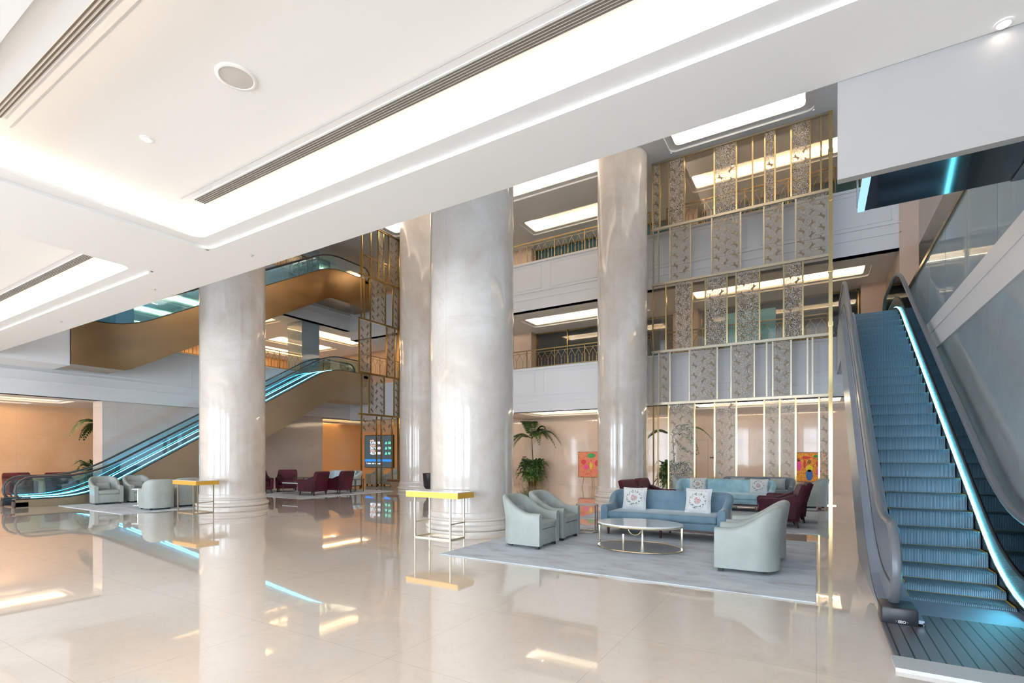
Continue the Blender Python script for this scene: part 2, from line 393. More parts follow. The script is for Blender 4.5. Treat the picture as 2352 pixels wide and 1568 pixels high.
def dup(root, loc, rz, label, group=None):
    def cp(o, par):
        c = o.copy(); C.objects.link(c); c.parent = par
        for ch in list(o.children): cp(ch, c)
        return c
    r = cp(root, None); r.location = loc; r.rotation_euler = (0, 0, rz); r['label'] = label
    if group: r['group'] = group
    return r

# ------------------------------------------------------------------ recessed ceilings
def rrect(x0, x1, y0, y1, r, z, n=5, sq=False):
    out = []
    for cx, cy, a0 in ((x1-r, y1-r, 0), (x0+r, y1-r, 90), (x0+r, y0+r, 180), (x1-r, y0+r, 270)):
        for i in range(n+1):
            a = math.radians(a0+90*i/n); dx, dy = math.cos(a), math.sin(a)
            if sq:
                m = max(abs(dx), abs(dy)); dx, dy = dx/m, dy/m
            out.append((cx+r*dx, cy+r*dy, z))
    return out
trim_no = [0]
def next_trim():
    trim_no[0] += 1; return 'trim_%d' % trim_no[0]
def recess(x0, x1, y0, y1, z, depth=0.43, ledge=0.33, r=0.25, power=60, color=WHITE_WARM, sides='NSEW', step=0.06, lip=0.05, e=0.09):
    s = step
    loops = [rrect(x0, x1, y0, y1, r, z, sq=True), rrect(x0, x1, y0, y1, r, z), rrect(x0, x1, y0, y1, r, z+s),
             rrect(x0+ledge, x1-ledge, y0+ledge, y1-ledge, r*0.8, z+s), rrect(x0+ledge, x1-ledge, y0+ledge, y1-ledge, r*0.8, z+s+lip),
             rrect(x0+0.02, x1-0.02, y0+0.02, y1-0.02, r, z+s+lip), rrect(x0+0.02, x1-0.02, y0+0.02, y1-0.02, r, z+depth)]
    mb = MB(); mb.loft(loops); k = len(loops[0]); mb.add(loops[-1], [tuple(range(k))])
    o = struct(next_trim(), mb, 'ceiling_paint', True)
    zl = z+s+lip+0.035
    if 'S' in sides: area('cove_led', ((x0+x1)/2, y0+e, zl), x1-x0-0.3, 0.04, power*(x1-x0), color, (0, 0.35, 0.95), (1, 0, 0))
    if 'N' in sides: area('cove_led', ((x0+x1)/2, y1-e, zl), x1-x0-0.3, 0.04, power*(x1-x0), color, (0, -0.35, 0.95), (1, 0, 0))
    if 'W' in sides: area('cove_led', (x0+e, (y0+y1)/2, zl), y1-y0-0.3, 0.04, power*(y1-y0), color, (0.35, 0, 0.95), (0, 1, 0))
    if 'E' in sides: area('cove_led', (x1-e, (y0+y1)/2, zl), y1-y0-0.3, 0.04, power*(y1-y0), color, (-0.35, 0, 0.95), (0, 1, 0))
    return o
def plane_holes(mb, x0, x1, y0, y1, z, holes, t=0.0):
    xs = sorted({x0, x1, *[h[0] for h in holes], *[h[1] for h in holes]}); ys = sorted({y0, y1, *[h[2] for h in holes], *[h[3] for h in holes]})
    xs = [x for x in xs if x0 <= x <= x1]; ys = [y for y in ys if y0 <= y <= y1]
    for a, b in zip(xs, xs[1:]):
        for c, d in zip(ys, ys[1:]):
            cx, cy = (a+b)/2, (c+d)/2
            if any(h[0] < cx < h[1] and h[2] < cy < h[3] for h in holes): continue
            mb.add([(a, c, z), (b, c, z), (b, d, z), (a, d, z)], [(0, 1, 2, 3)])

# ------------------------------------------------------------------ setting
XF0 = -21.0                    # gallery front of the long side
YF = 18.3                      # gallery front of the far side
ZA, ZB, ZC = 4.27, 7.5, 11.65; YN = 4.46; ZF = 5.05
mb = MB(); mb.box(-31.5, 9, -8.6, 24, -0.2, 0); struct('floor', mb, 'floor_marble')

NEAR = [(-7.07, 2.85, 1.12, 3.72), (-17.6, -8.59, 1.12, 3.72), (-7.07, 2.85, -3.7, -0.75), (-17.6, -8.59, -3.7, -0.75)]
mb = MB(); plane_holes(mb, XF0, 9, -8.6, YN, ZA, NEAR)
mb.add([(XF0, YN, ZA), (9, YN, ZA), (9, YN, ZF), (XF0, YN, ZF)], [(0, 1, 2, 3)])
plane_holes(mb, XF0, 9, -8.6, YN, ZF, [])
struct('ceiling_near', mb, 'ceiling_paint')
for h in NEAR: recess(*h, ZA, 0.267, 0.205, 0.174, 1.9, step=0.037, lip=0.03, e=0.056)
# high ceiling over atrium and galleries
HIGH = [(-16.85, -6.2, 10.0, 17.35), (-4.2, -0.05, 10.0, 17.3), (-11.2, -5.9, 19.1, 20.5), (-4.1, 1.0, 19.1, 20.4), (-16.8, -12.6, 19.1, 20.4),
        (-24.0, -22.3, 16.9, 21.0), (-24.0, -22.3, 9.0, 15.2), (-28.6, -26.4, 9.0, 15.2), (-28.6, -26.4, 16.9, 21.0)]
mb = MB(); plane_holes(mb, -31.5, 9, -8.6, 24, ZC, HIGH); struct('ceiling_atrium', mb, 'ceiling_paint')
for h in HIGH[:2]: recess(*h, ZC, 0.5, 0.22, 0.2, 22)
for h in HIGH[2:5]: recess(*h, ZC, 0.32, 0.16, 0.12, 8, WARM)
for h in HIGH[5:]: recess(*h, ZC, 0.32, 0.16, 0.12, 18, AMBER)
# ceilings under the galleries
G2 = [(-11.4, -5.9, 19.5, 20.95), (-4.15, 1.5, 19.45, 20.7), (-16.8, -12.8, 19.5, 20.9)]
mb = MB(); plane_holes(mb, XF0, 9, YF, 24, ZB, G2)
G1 = [(-11.05, -5.9, 18.75, 20.9), (-4.05, 0.85, 18.7, 20.75), (-18.2, -12.8, 18.75, 20.9)]
struct('ceiling_gallery_upper', mb, 'ceiling_paint')
mb = MB(); plane_holes(mb, XF0, 9, YF, 24, 3.28, G1); struct('ceiling_gallery_lower', mb, 'ceiling_paint')
for h in G2: recess(*h, ZB, 0.32, 0.16, 0.12, 8, WARM)
for h in G1: recess(*h, 3.28, 0.32, 0.16, 0.12, 11, WARM)
GL2 = [(-23.9, -22.3, 17.2, 21.0), (-23.9, -22.3, 8.6, 15.2), (-26.9, -25.2, 8.6, 15.2), (-26.9, -25.2, 17.2, 21.0), (-29.9, -28.2, 8.6, 15.2), (-29.9, -28.2, 17.2, 21.0)]
mb = MB(); plane_holes(mb, -31.5, XF0, -8.6, 24, 8.0, GL2); struct('ceiling_gallery_side', mb, 'ceiling_paint')
for h in GL2: recess(*h, 8.0, 0.32, 0.16, 0.12, 18, AMBER)
GL1 = [(-23.2, -21.9, 17.4, 21.0), (-23.6, -22.2, 1.0, 7.2), (-26.5, -24.6, 17.4, 21.0), (-29.5, -27.6, 17.4, 21.0), (-24.7, -24.1, 3.0, 6.6)]
mb = MB(); plane_holes(mb, -31.5, XF0, -8.6, 24, 3.36, GL1); struct('ceiling_lounge_side', mb, 'ceiling_paint')
for h in GL1: recess(*h, 3.36, 0.32, 0.12, 0.1, 9, AMBER)

# gallery slabs and white fronts
def fascia_lines(mb, axis, plane, a, b, z0, z1, sign):
    """mouldings on a gallery front: two string lines and panel frames; axis 0 = front runs along x"""
    def bar(u0, u1, w0, w1, d=0.02):
        if axis == 0: mb.box(u0, u1, plane-d if sign < 0 else plane, plane if sign < 0 else plane+d, w0, w1)
        else: mb.box(plane if sign > 0 else plane-d, plane+d if sign > 0 else plane, u0, u1, w0, w1)
    h = z1-z0
    bar(a, b, z0+h*0.22, z0+h*0.22+0.02); bar(a, b, z0+h*0.36, z0+h*0.36+0.03, 0.03); bar(a, b, z1-0.1, z1-0.02, 0.05)
    n = max(1, round((b-a)/4.0)); L_ = (b-a)/n
    for i in range(n):
        u0, u1 = a+i*L_+0.2, a+(i+1)*L_-0.2
        w0, w1 = z0+h*0.42, z1-0.2
        bar(u0, u1, w0, w0+0.02, 0.015); bar(u0, u1, w1-0.02, w1, 0.015); bar(u0, u0+0.02, w0, w1, 0.015); bar(u1-0.02, u1, w0, w1, 0.015)
def front(name, axis, plane, a, b, z0, z1, floor_z, back, sign):
    mb = MB()
    if axis == 0: mb.box(a, b, plane, plane+0.3, z0, z1); mb.box(a, b, plane+0.3, back, floor_z-0.12, floor_z)
    else: mb.box(plane-0.3, plane, a, b, z0, z1); mb.box(back, plane-0.3, a, b, floor_z-0.12, floor_z)
    fascia_lines(mb, axis, plane, a, b, z0, z1, sign); struct(name, mb, 'fascia_paint')
front('wall_front_lower', 0, YF, XF0, 9, 3.28, 5.10, 5.0, 24, -1)
front('wall_front_upper', 0, YF, XF0, 2.1, 7.5, 9.50, 9.4, 24, -1)
front('wall_side_lower', 1, XF0, -8.6, YF, 3.36, 5.44, 5.3, -31.5, 1)
front('wall_side_upper', 1, XF0, 7.2, YF, 8.0, 10.1, 10.0, -31.5, 1)
# far walls
mb = MB(); mb.box(-14.0, 3.0, 22.6, 22.9, 0, 3.4); struct('wall_back_ground', mb, 'wall_marble')
mb = MB(); mb.box(-31.5, -14.0, 22.6, 22.9, 0, 3.4); struct('wall_back_lounge', mb, 'warm_wall')
mb = MB(); mb.box(-31.5, 9, 22.7, 23.0, 5.0, ZC); struct('wall_back_upper', mb, 'beige_wall')
mb = MB(); mb.box(-31.5, -31.2, -8.6, 24, 0, ZC); struct('wall_side_far', mb, 'warm_wall')
mb = MB(); mb.box(-25.4, -25.1, -8.6, 13.5, 0, 3.36); struct('wall_side_lounge', mb, 'warm_marble')
mb = MB(); mb.box(-21.8, -21.05, 7.55, 16.6, 0, 3.36); struct('wall_side_marble', mb, 'wall_marble_y')
for y0, y1 in ((15.6, 16.6), (7.6, 8.6)):
    mb = MB(); mb.box(-22.4, -21.3, y0, y1, 5.3, 8.0); mb.box(-22.4, -21.3, y0, y1, 10.0, ZC); struct('wall_pier_side', mb, 'side_marble')
# lounge beyond the marble wall: warm wall with a door recess
mb = MB(); mb.box(-31.2, -25.6, 19.2, 19.5, 0, 3.36); struct('wall_lounge_inner', mb, 'warm_wall')
mb = MB(); mb.box(-29.2, -28.1, 19.12, 19.2, 0, 2.9); struct('door_1', mb, 'brown_wood')
mb = MB(); mb.box(-25.6, -25.0, 19.3, 22.6, 0, 3.36); struct('wall_lounge_pilaster', mb, 'warm_wall')
# storefronts and pillars on the galleries
def storefront(n, x0, x1, z0, z1, mat, y=22.1, step=1.7):
    mb = MB(); mb.box(x0, x1, y, y+0.03, z0, z1); w = mb.build('window_%d' % n, mat); w['kind'] = 'structure'
    fr = MB(); k = max(1, round((x1-x0)/step))
    for i in range(k+1):
        x = x0+(x1-x0)*i/k; fr.box(x-0.025, x+0.025, y-0.05, y, z0, z1)
    fr.box(x0, x1, y-0.05, y, z1-0.06, z1); fr.box(x0, x1, y-0.05, y, z0, z0+0.08)
    fr.build('window_frame', 'brass_dark', w)
storefront(1, -11.9, -5.2, 5.0, ZB, 'dark_glass'); storefront(2, -4.1, 1.3, 5.0, ZB, 'dark_glass'); storefront(3, -17.5, -13.1, 5.0, ZB, 'dark_glass')
storefront(4, -11.9, -5.2, 9.4, ZC, 'teal_glass'); storefront(5, -4.1, 1.6, 9.4, ZC, 'teal_glass')
mb = MB(); mb.box(-3.2, -1.35, 21.95, 22.05, 5.0, 7.2); struct('trim_101', mb, 'blue_wall')
mb = MB()
for x0, x1 in ((-13.0, -11.95), (-5.15, -4.15), (1.35, 2.06)):
    mb.box(x0, x1, 21.6, 22.7, 5.0, ZB); mb.box(x0, x1, 21.6, 22.7, 9.4, ZC)
struct('wall_pillars_gallery', mb, 'beige_wall')
mb = MB(); mb.box(2.06, 2.5, YF-0.02, 22.6, 5.05, 11.65); struct('wall_pier_end', mb, 'beige_wall')
# long wall beside the escalators: polished stone, white band, glazed parapet, gallery behind
XR = 1.83
mb = MB(); mb.box(XR, XR+0.25, 3.0, 15.6, 0, 3.38); mb.box(XR, 9, 2.75, 3.0, 0, ZA); struct('wall_escalator_side', mb, 'side_marble')
mb = MB(); mb.box(XR-0.03, XR+0.3, 3.0, 15.6, 3.38, 3.98); mb.box(XR-0.045, XR-0.03, 3.0, 15.6, 3.72, 3.735)
struct('wall_band_escalator', mb, 'fascia_paint')
mb = MB(); mb.box(XR+0.2, 9, 3.0, 22.6, 4.8, 5.05); mb.box(XR+0.2, XR+0.3, 3.0, 15.6, 3.98, 4.8); struct('floor_mezzanine', mb, 'slab_edge')
mb = MB(); mb.box(5.2, 5.5, 7.3, 24, 5.05, 7.6); struct('wall_mezzanine', mb, 'ceiling_paint')
MZ = (2.9, 4.6, 7.6, 15.4)
mb = MB(); plane_holes(mb, 2.55, 9, 7.3, 22.6, 7.6, [MZ]); struct('ceiling_mezzanine', mb, 'ceiling_paint')
recess(*MZ, 7.6, 0.32, 0.2, 0.15, 10, WARM)  # cove added to lighten the mezzanine seen through the parapet
gp = thing('glass_parapet', 'tall clear glass parapet with bronze top rail on the white band above the escalator', 'glass railing', (XR, 9.0, 3.98))
for i in range(7):
    y0 = 5.4+i*1.44
    mb = MB(); mb.box(XR+0.05, XR+0.065, y0+0.01, y0+1.42, 3.98, 5.38); mb.build('glass_pane', 'parapet_glass', gp, world=True)
    mb = MB(); mb.box(XR+0.07, XR+0.10, y0+0.02, y0+0.04, 3.98, 5.38); mb.box(XR+0.07, XR+0.10, y0+0.08, y0+0.10, 3.98, 5.38); mb.build('glass_fin', 'white_top', gp, world=True)
mb = MB(); mb.box(XR+0.02, XR+0.1, 5.4, 15.5, 5.38, 5.45); mb.build('top_rail', 'brass_dark', gp, world=True)
# bulkhead across the mouth of the escalator well and the mirror-clad soffit behind it
mb = MB(); mb.box(0.136, 8.0, YN+0.005, YN+0.08, 3.546, 5.05); struct('wall_bulkhead_escalator', mb, 'bulkhead_shaded')
sf = thing('mirror_soffit', 'dark mirror soffit panel with glowing pale edge, above the escalator behind the white bulkhead', 'ceiling panel', (0.8, 4.9, 3.6))
mb = MB(); mb.box(0.353, 1.271, 4.55, 5.27, 3.596, 3.627); mb.build('mirror_panel', 'dark_mirror', sf, world=True)
mb = MB(); mb.box(1.271, 1.364, 4.55, 5.27, 3.585, 3.64); mb.build('edge_frame', 'steel_dark', sf, world=True)
mb = MB(); mb.box(1.364, XR-0.04, 4.55, 5.27, 3.596, 3.627); mb.build('pale_panel', 'fascia_paint', sf, world=True)
mb = MB(); mb.box(0.304, 0.353, 4.55, 5.27, 3.59, 3.64); mb.build('light_edge', 'led_cyan_soft', sf, world=True)
mb = MB(); mb.tube([(0.273, 4.70, 3.86), (0.304, 5.26, 3.63)], 0.008); mb.tube([(0.273, 4.55, 3.92), (0.273, 4.70, 3.86)], 0.008); mb.build('hanger_rod', 'steel', sf, world=True)
# white casing round the lower landing of the upper escalator of the long side
mb = MB(); mb.box(-20.75, -19.3, YN+0.01, 6.12, 4.2, 5.44); struct('wall_landing_casing', mb, 'fascia_paint')
# entrance side behind the camera: mullioned glazing
mb = MB()
for x in [(-31.5+i*1.4) for i in range(29)]:
    big = (round((x+31.5)/1.4) % 5 == 0)
    w = 0.35 if big else 0.04
    mb.box(x-w, x+w, -8.2, -7.9, 0.0, ZA); mb.box(x-w, x+w, -8.2, -7.9, ZF, ZC)
for z0, z1 in ((0, 0.3), (2.5, 2.58), (3.95, ZF), (8.2, 8.3), (11.2, ZC)): mb.box(-31.5, 9, -8.2, -7.9, z0, z1)
struct('wall_entrance_glazing', mb, 'fascia_paint')

# ------------------------------------------------------------------ columns
def column(x, y, label, R=0.84):
    t = thing('marble_column', label, 'column', (x, y, 0), 0, None)
    mb = MB(); mb.lathe([(R, 0.40), (R, ZC)], k=72, cap=False); mb.build('shaft', 'column_marble', t, True)
    def torus(z, r, R0):
        return [(R0+r*math.cos(a), z+r*math.sin(a)) for a in [(-90+15*i)*PI/180 for i in range(13)]]
    pr = [(R+0.085, 0), (R+0.085, 0.06)] + torus(0.12, 0.055, R+0.05) + [(R+0.035, 0.19), (R+0.03, 0.24)] + torus(0.275, 0.03, R+0.02) + [(R+0.012, 0.32), (R+0.012, 0.40), (R, 0.41)]
    mb = MB(); mb.lathe(pr, k=72); mb.build('base', 'base_marble', t, True, angle=30)
    return t
column(-5.99, 8.35, 'massive round beige marble column standing behind the console table with the seating area beside it')
column(-14.42, 8.29, 'round marble column behind the gold-edged console next to the long-side escalators')
column(-5.72, 16.8, 'round marble column beside the brass screen, behind the blue-grey sofa')
column(-14.42, 16.3, 'round marble column mostly hidden behind the massive one, black urn at its foot')

# ------------------------------------------------------------------ escalators
def arc_path(y0, y1, y2, y3, z0, z1, w=0.7):
    def lin(y):
        if y <= y1: return z0
        if y >= y2: return z1
        return z0+(z1-z0)*(y-y1)/(y2-y1)
    zf_lin = lin
    def zf(y): return sum(lin(y+w*(i/8.0-0.5)*2) for i in range(9))/9
    ys = [y0]; y = y0
    while y < y3-0.15: y += 0.2; ys.append(min(y, y3))
    if ys[-1] < y3: ys.append(y3)
    zf.lin = lin
    return zf, ys
def escalator(label, xL, xR, y0, y1, y2, y3, z0, z1, clad, thick, zmin, deck_mat='steel_dark', step_n=None, leds=('L', 'R'), plates=True, rail_mat='rubber', glassm='tint_glass', group=None, pitch=0.31, glass_l=None, gR=0.15, gL=0.15, wsL=0.28, wsR=0.28, deckL=None, bottom_plate=True, dk=0.07):
    zf, ys = arc_path(y0, y1, y2, y3, z0, z1)
    t = thing('escalator', label, 'escalator', ((xL+xR)/2, y0, z0), 0, group)
    xi0, xi1 = xL+wsL, xR-wsR; xgl = (xL+gL, xR-gR)
    lo = [(y, max(zmin, zf.lin(y)-thick)) for y in ys]; hi = [(y, zf(y)-0.24) for y in ys]
    hi = [(y, max(h, l[1]+0.02)) for (y, h), l in zip(hi, lo)]
    mb = MB(); mb.strip(lo, hi, 0, xL+0.02, xR-0.02); mb.build('truss_cladding', clad, t, world=True)
    for side, (a, b) in (('L', (xL, xL+0.03)), ('R', (xR-0.03, xR))):
        mb = MB(); mb.strip(lo, [(y, zf(y)+dk) for y in ys], 0, a, b); mb.build('side_panel', clad, t, world=True)
    xm = (xi0+xi1)/2
    for a, b in ((xL, xi0), (xi1, xR)):
        mb = MB(); mb.strip([(y, zf(y)+dk-0.02) for y in ys], [(y, zf(y)+dk+0.01) for y in ys], 0, a, b)
        mb.build('deck', deckL if (deckL and a == xL) else deck_mat, t, world=True)
    for a in (xi0-0.01, xi1):
        mb = MB(); mb.strip([(y, zf(y)-0.24) for y in ys], [(y, zf(y)+dk-0.01) for y in ys], 0, a, a+0.01); mb.build('skirt', 'steel_dark', t, world=True)
    if 'L' in leds or 'R' in leds:
        for s, x in (('L', xi0+0.012), ('R', xgl[1]-0.02 if wsR < 0.2 else xi1-0.012)):
            if s in leds:
                mb = MB(); mb.tube([(x, y, zf(y)+dk+0.015) for y in ys[2:-2]], 0.006, 6); mb.build('light_strip', 'led_cyan', t, world=True)
    yy = [y for y in ys if y0+0.35 <= y <= y3-0.35]
    for x in xgl:
        # glass balustrade with rounded ends
        rr = 0.36
        lo2 = [(yy[0]-rr*math.sin(a), zf(y0)+dk+0.01+rr*(1-math.cos(a))) for a in (PI/2, PI/3, PI/6)] + [(y, zf(y)+dk+0.01) for y in yy] + [(yy[-1]+rr*math.sin(a), zf(y3)+dk+0.01+rr*(1-math.cos(a))) for a in (PI/6, PI/3, PI/2)]
        hi2 = [(yy[0]-rr*math.sin(a), zf(y0)+0.80-rr*(1-math.cos(a))) for a in (PI/2, PI/3, PI/6)] + [(y, zf(y)+0.80) for y in yy] + [(yy[-1]+rr*math.sin(a), zf(y3)+0.80-rr*(1-math.cos(a))) for a in (PI/6, PI/3, PI/2)]
        mb = MB(); mb.strip(lo2, hi2, 0, x-0.006, x+0.006); mb.build('balustrade_panel', (glass_l or glassm) if x < (xL+xR)/2 else glassm, t, world=True)
        R2 = 0.38
        pts = [(x, yy[0]+0.05, z0+0.86-2*R2)] + [(x, yy[0]-R2*math.sin(a), z0+0.86-R2-R2*math.cos(PI-a)*-1*-1) for a in ()]
        pts = [(x, yy[0]-R2*math.sin(a), z0+0.86-R2-R2*math.cos(a)) for a in [PI*i/8 for i in range(0, 8)]]
        pts += [(x, y, zf(y)+0.86) for y in yy]
        pts += [(x, yy[-1]+R2*math.sin(a), zf(y3)+0.86-R2+R2*math.cos(a)) for a in [PI*i/8 for i in range(1, 9)]]
        mb = MB(); mb.tube(pts, 0.034, 8, sx=1.25); hr = mb.build('handrail', rail_mat, t, True, world=True)
        for yb, zb in ((y0+0.13, z0), (yy[-1]+0.06, z1)):
            bx = MB(); d = 0.16
            bx.rbox(x-0.11, x+0.15, yb-d, yb+d, zb+0.0, zb+0.17, 0.02, 2); bx.build('handrail_inlet', 'black_plastic', hr, True, world=True)
    # steps
    if step_n != 0:
        first = None; y = y1-1.05; k = 0
        while y < min(y2+0.7, y3-0.9):
            z = zf(y+pitch/2)
            if first is None:
                mb = MB()
                prof = [(0, -0.21), (0.0, -0.03), (0.012, -0.008), (0.03, 0), (pitch+0.03, 0), (pitch+0.03, -0.04), (0.06, -0.08), (0.05, -0.21)]
                mb.prism(prof, 0, -(xi1-xi0)/2+0.012, (xi1-xi0)/2-0.012)
                mb.m = 1
                mb.box(-(xi1-xi0)/2+0.014, -(xi1-xi0)/2+0.03, 0.02, pitch, 0.0, 0.003); mb.box((xi1-xi0)/2-0.03, (xi1-xi0)/2-0.014, 0.02, pitch, 0.0, 0.003)
                mb.box(-(xi1-xi0)/2+0.014, (xi1-xi0)/2-0.014, pitch-0.012, pitch, 0.0, 0.0015)
                first = mb.build('step', ['step_metal_blue_lit', 'yellow_paint'], t, True, angle=35); o = first
            else: o = first.copy(); C.objects.link(o)
            o.parent = t; o.location = (xm-(xL+xR)/2, y-y0, z-z0); y += pitch; k += 1
    if plates:
        for a, b, z in ((y0, y1-1.05, z0), (y2+0.7, y3, z1)):
            if b-a > 0.1 and (bottom_plate or a > y0):
                mb = MB(); mb.box(xi0, xi1, a, b, z-0.02, z+0.006); mb.build('floor_plate', 'grille_metal', t, world=True)
    return t, zf
# the flight beside the seating group
SL = dict(y0=5.50, y1=6.95, y2=15.0, y3=17.9, z0=0.0, z1=5.05)
tA, zfA = escalator('blue-lit steel escalator rising beside the large rug and brass screen, along the polished wall', 0.52, 1.81, clad='steel_blue', thick=1.15, zmin=0.002, deck_mat='deck_bronze', rail_mat='rubber_grey', leds=('R',), glass_l='steel_blue', gR=0.145, gL=0.08, wsL=0.27, wsR=0.18, deckL='steel_blue', bottom_plate=False, glassm='clear_glass', **SL)
ysA = [5.75+0.2*i for i in range(59)]
mb = MB(); mb.strip([(y, zfA(y)+0.095) for y in ysA], [(y, zfA(y)+0.31) for y in ysA], 0, 1.652, 1.658); mb.build('inner_panel', 'deck_bronze', tA, world=True)
mb = MB(); mb.strip([(y, zfA(y)+0.31) for y in ysA], [(y, zfA(y)+0.335) for y in ysA], 0, 1.645, 1.658); mb.build('gasket', 'rubber', tA, world=True)
mb = MB(); mb.strip([(y, zfA(y)+0.30) for y in ysA[:-2]], [(y, zfA(y)+0.325) for y in ysA[:-2]], 0, 0.588, 0.596); mb.build('panel_groove', 'rubber', tA, world=True)
# landing plate and sill in front of the flight
mb = MB(); mb.box(0.49, XR-0.01, 4.62, 5.49, 0.0, 0.03); mb.box(0.80, 1.62, 5.49, 5.90, 0.024, 0.03); fp = tag(mb.build('landing_grille', 'grille_metal'), 'dark ribbed metal landing grille in the floor at the foot of the blue escalators', 'floor grille')
mb = MB(); mb.box(0.47, XR-0.01, 4.36, 4.618, 0.0, 0.028); tag(mb.build('landing_sill', 'steel_matte'), 'brushed steel threshold strip along the edge of the dark escalator grille', 'threshold')
# emblem on the inlet box
EMBLEM = tA
# the crossing flights on the long side
escalator('lower bronze-clad escalator with bright cyan light lines rising from the lounge floor', -20.55, -19.25, 4.9, 6.65, 15.6, 18.2, 0.0, 5.27, 'champagne_sheet', 1.2, 0.002, 'steel_dark', dk=0.24)
escalator('upper bronze-clad escalator hanging above the lower flight with the cyan lines', -20.55, -19.25, 6.13, 7.6, 15.6, 18.2, 5.48, 10.02, 'bronze_sheet', 1.24, 4.22, 'steel_dark', leds=(), glassm='blue_lit_glass', dk=0.2)

# ------------------------------------------------------------------ brass screens
def animal(mb, cx, cz, s, ang, plane, axis, flip):
    """leaping deer silhouette as a thin plate"""
    P = [(-1.0, .15), (-.75, .36), (-.2, .30), (.35, .40), (.55, .72), (.62, 1.0), (.75, .75), (1.05, .6), (.85, .38), (.66, .05), (.98, -.1), (1.2, -.5), (.8, -.32), (.35, -.25), (-.3, -.22), (-.6, -.4), (-1.0, -.75), (-1.15, -.95), (-.95, -.3)]
    ca, sa = math.cos(ang), math.sin(ang); pts = []
    for x, z in P:
        x *= flip; pts.append((cx+s*(x*ca-z*sa), cz+s*(x*sa+z*ca)))
    # centre fan keeps the concave outline clean
    n = len(pts); c = (sum(p[0] for p in pts)/n, sum(p[1] for p in pts)/n)
    def q(p, t): return (p[0], plane+t, p[1]) if axis == 0 else (plane+t, p[0], p[1])
    mb.add([q(p, -0.006) for p in pts] + [q(p, 0.006) for p in pts], [tuple(range(n)), tuple(range(n, 2*n))[::-1]] + [(i, (i+1) % n, n+(i+1) % n, n+i) for i in range(n)])
def screen_tier(t, axis, plane, us, lace, z0, z1, zl=None, amber=None, big=0.05, rail='brass', post='brass'):
    for u in us:
        mb = MB()
        if axis == 0: mb.box(u-0.022, u+0.022, plane-0.03, plane+0.03, z0+0.05, z1-0.05)
        else: mb.box(plane-0.03, plane+0.03, u-0.022, u+0.022, z0+0.05, z1-0.05)
        mb.build('post', post, t, world=True)
    if amber:
        mb = MB()
        if axis == 0: mb.box(amber[0], amber[1], plane+0.012, plane+0.018, z0+0.04, z1-0.04)
        else: mb.box(plane-0.018, plane-0.012, amber[0], amber[1], z0+0.04, z1-0.04)
        mb.build('amber_pane', 'amber_glass', t, world=True)
    z0 = zl or z0
    for (a, b) in lace:
        mb = MB(); a2, b2 = a+0.022, b-0.022
        if axis == 0: mb.box(a2, b2, plane-0.004, plane+0.004, z0+0.05, z1-0.05)
        else: mb.box(plane-0.004, plane+0.004, a2, b2, z0+0.05, z1-0.05)
        mb.m = 1; w = b2-a2; s = 0.088; i = 0
        cols = max(1, round(w/0.30)); z = z0+0.2
        while z < z1-0.15:
            for c in range(cols):
                cx = a2+w*(c+0.5)/cols; zz = z+(0.17 if c % 2 else 0)
                if zz < z1-0.15: animal(mb, cx, zz, s, (0.75 if c % 2 else -0.55), plane, axis, 1 if c % 2 else -1)
            z += 0.34; i += 1
        mb.build('pierced_panel', ['lace_panel', 'motif_bronze'], t, world=True)
def rail(t, axis, plane, a, b, z, w=0.05, mat='brass'):
    mb = MB()
    if axis == 0: mb.box(a, b, plane-w, plane+w, z-0.04, z+0.04)
    else: mb.box(plane-w, plane+w, a, b, z-0.04, z+0.04)
    mb.build('cross_rail', mat, t, world=True)
ZT = [0.0, 3.27, 5.07, 7.41, 9.34, 11.63]
sr = thing('brass_screen', 'tall five-tier brass screen with pierced animal panels standing beside the blue-lit escalator', 'screen', (-2.3, 17.63, 0))
TR = [([-4.87, -4.71, -4.35, -3.49, -2.86, -2.2, -1.4, -0.97, -0.54, 0.07], [(-4.35, -3.49), (-2.86, -2.2), (-1.4, -0.97), (-0.97, -0.54), (0.07, 0.35)]),
      ([-4.89, -4.68, -4.3, -3.66, -2.78, -2.36, -1.68, -1.33, -1.16, -0.66, -0.23, -0.1], [(-4.68, -4.3), (-3.66, -2.78), (-2.36, -1.68), (-1.16, -0.66)]),
      ([-4.89, -4.44, -3.57, -3.15, -2.48, -2.21, -1.53, -0.86, -0.35], [(-4.15, -3.57), (-3.15, -2.48), (-2.21, -1.53), (-0.86, -0.35)]),
      ([-4.88, -4.7, -4.3, -3.62, -2.95, -2.08, -1.41, -0.89, -0.54], [(-4.3, -3.62), (-2.95, -2.08), (-1.41, -0.89), (-0.54, 0.3)]),
      ([-4.89, -4.64, -4.34, -3.82, -2.87, -2.2, -1.73, -1.38, -1.1, -0.66, -0.16, 0.12], [(-4.89, -4.64), (-4.34, -3.82), (-2.87, -2.2), (-1.38, -1.1), (-0.66, -0.16)])]
for k, (us, lace) in enumerate(TR):
    screen_tier(sr, 0, 17.63, us, lace, ZT[k], ZT[k+1], amber=(-4.9, 0.31) if k in (2, 4) else None, post='brass' if k in (0, 2, 4) else 'brass_satin')
for z in ZT[1:]: rail(sr, 0, 17.63, -4.93, 0.36, z, mat='brass_satin')
mb = MB(); mb.box(0.31, 0.41, 17.56, 17.70, 0.02, ZC)
for z in (3.3, 5.3, 6.9, 9.0, 10.4): mb.box(0.295, 0.425, 17.54, 17.72, z, z+0.12)
mb.build('main_post', 'brass', sr, world=True)
mb = MB(); mb.box(0.25, 0.5, 17.5, 17.76, 0, 0.03); mb.build('foot_plate', 'brass_pale', sr, world=True)
sl = thing('brass_screen', 'corner brass screen with pierced animal panels at the end of the bronze escalators', 'screen', (-16.9, 17.63, 0))
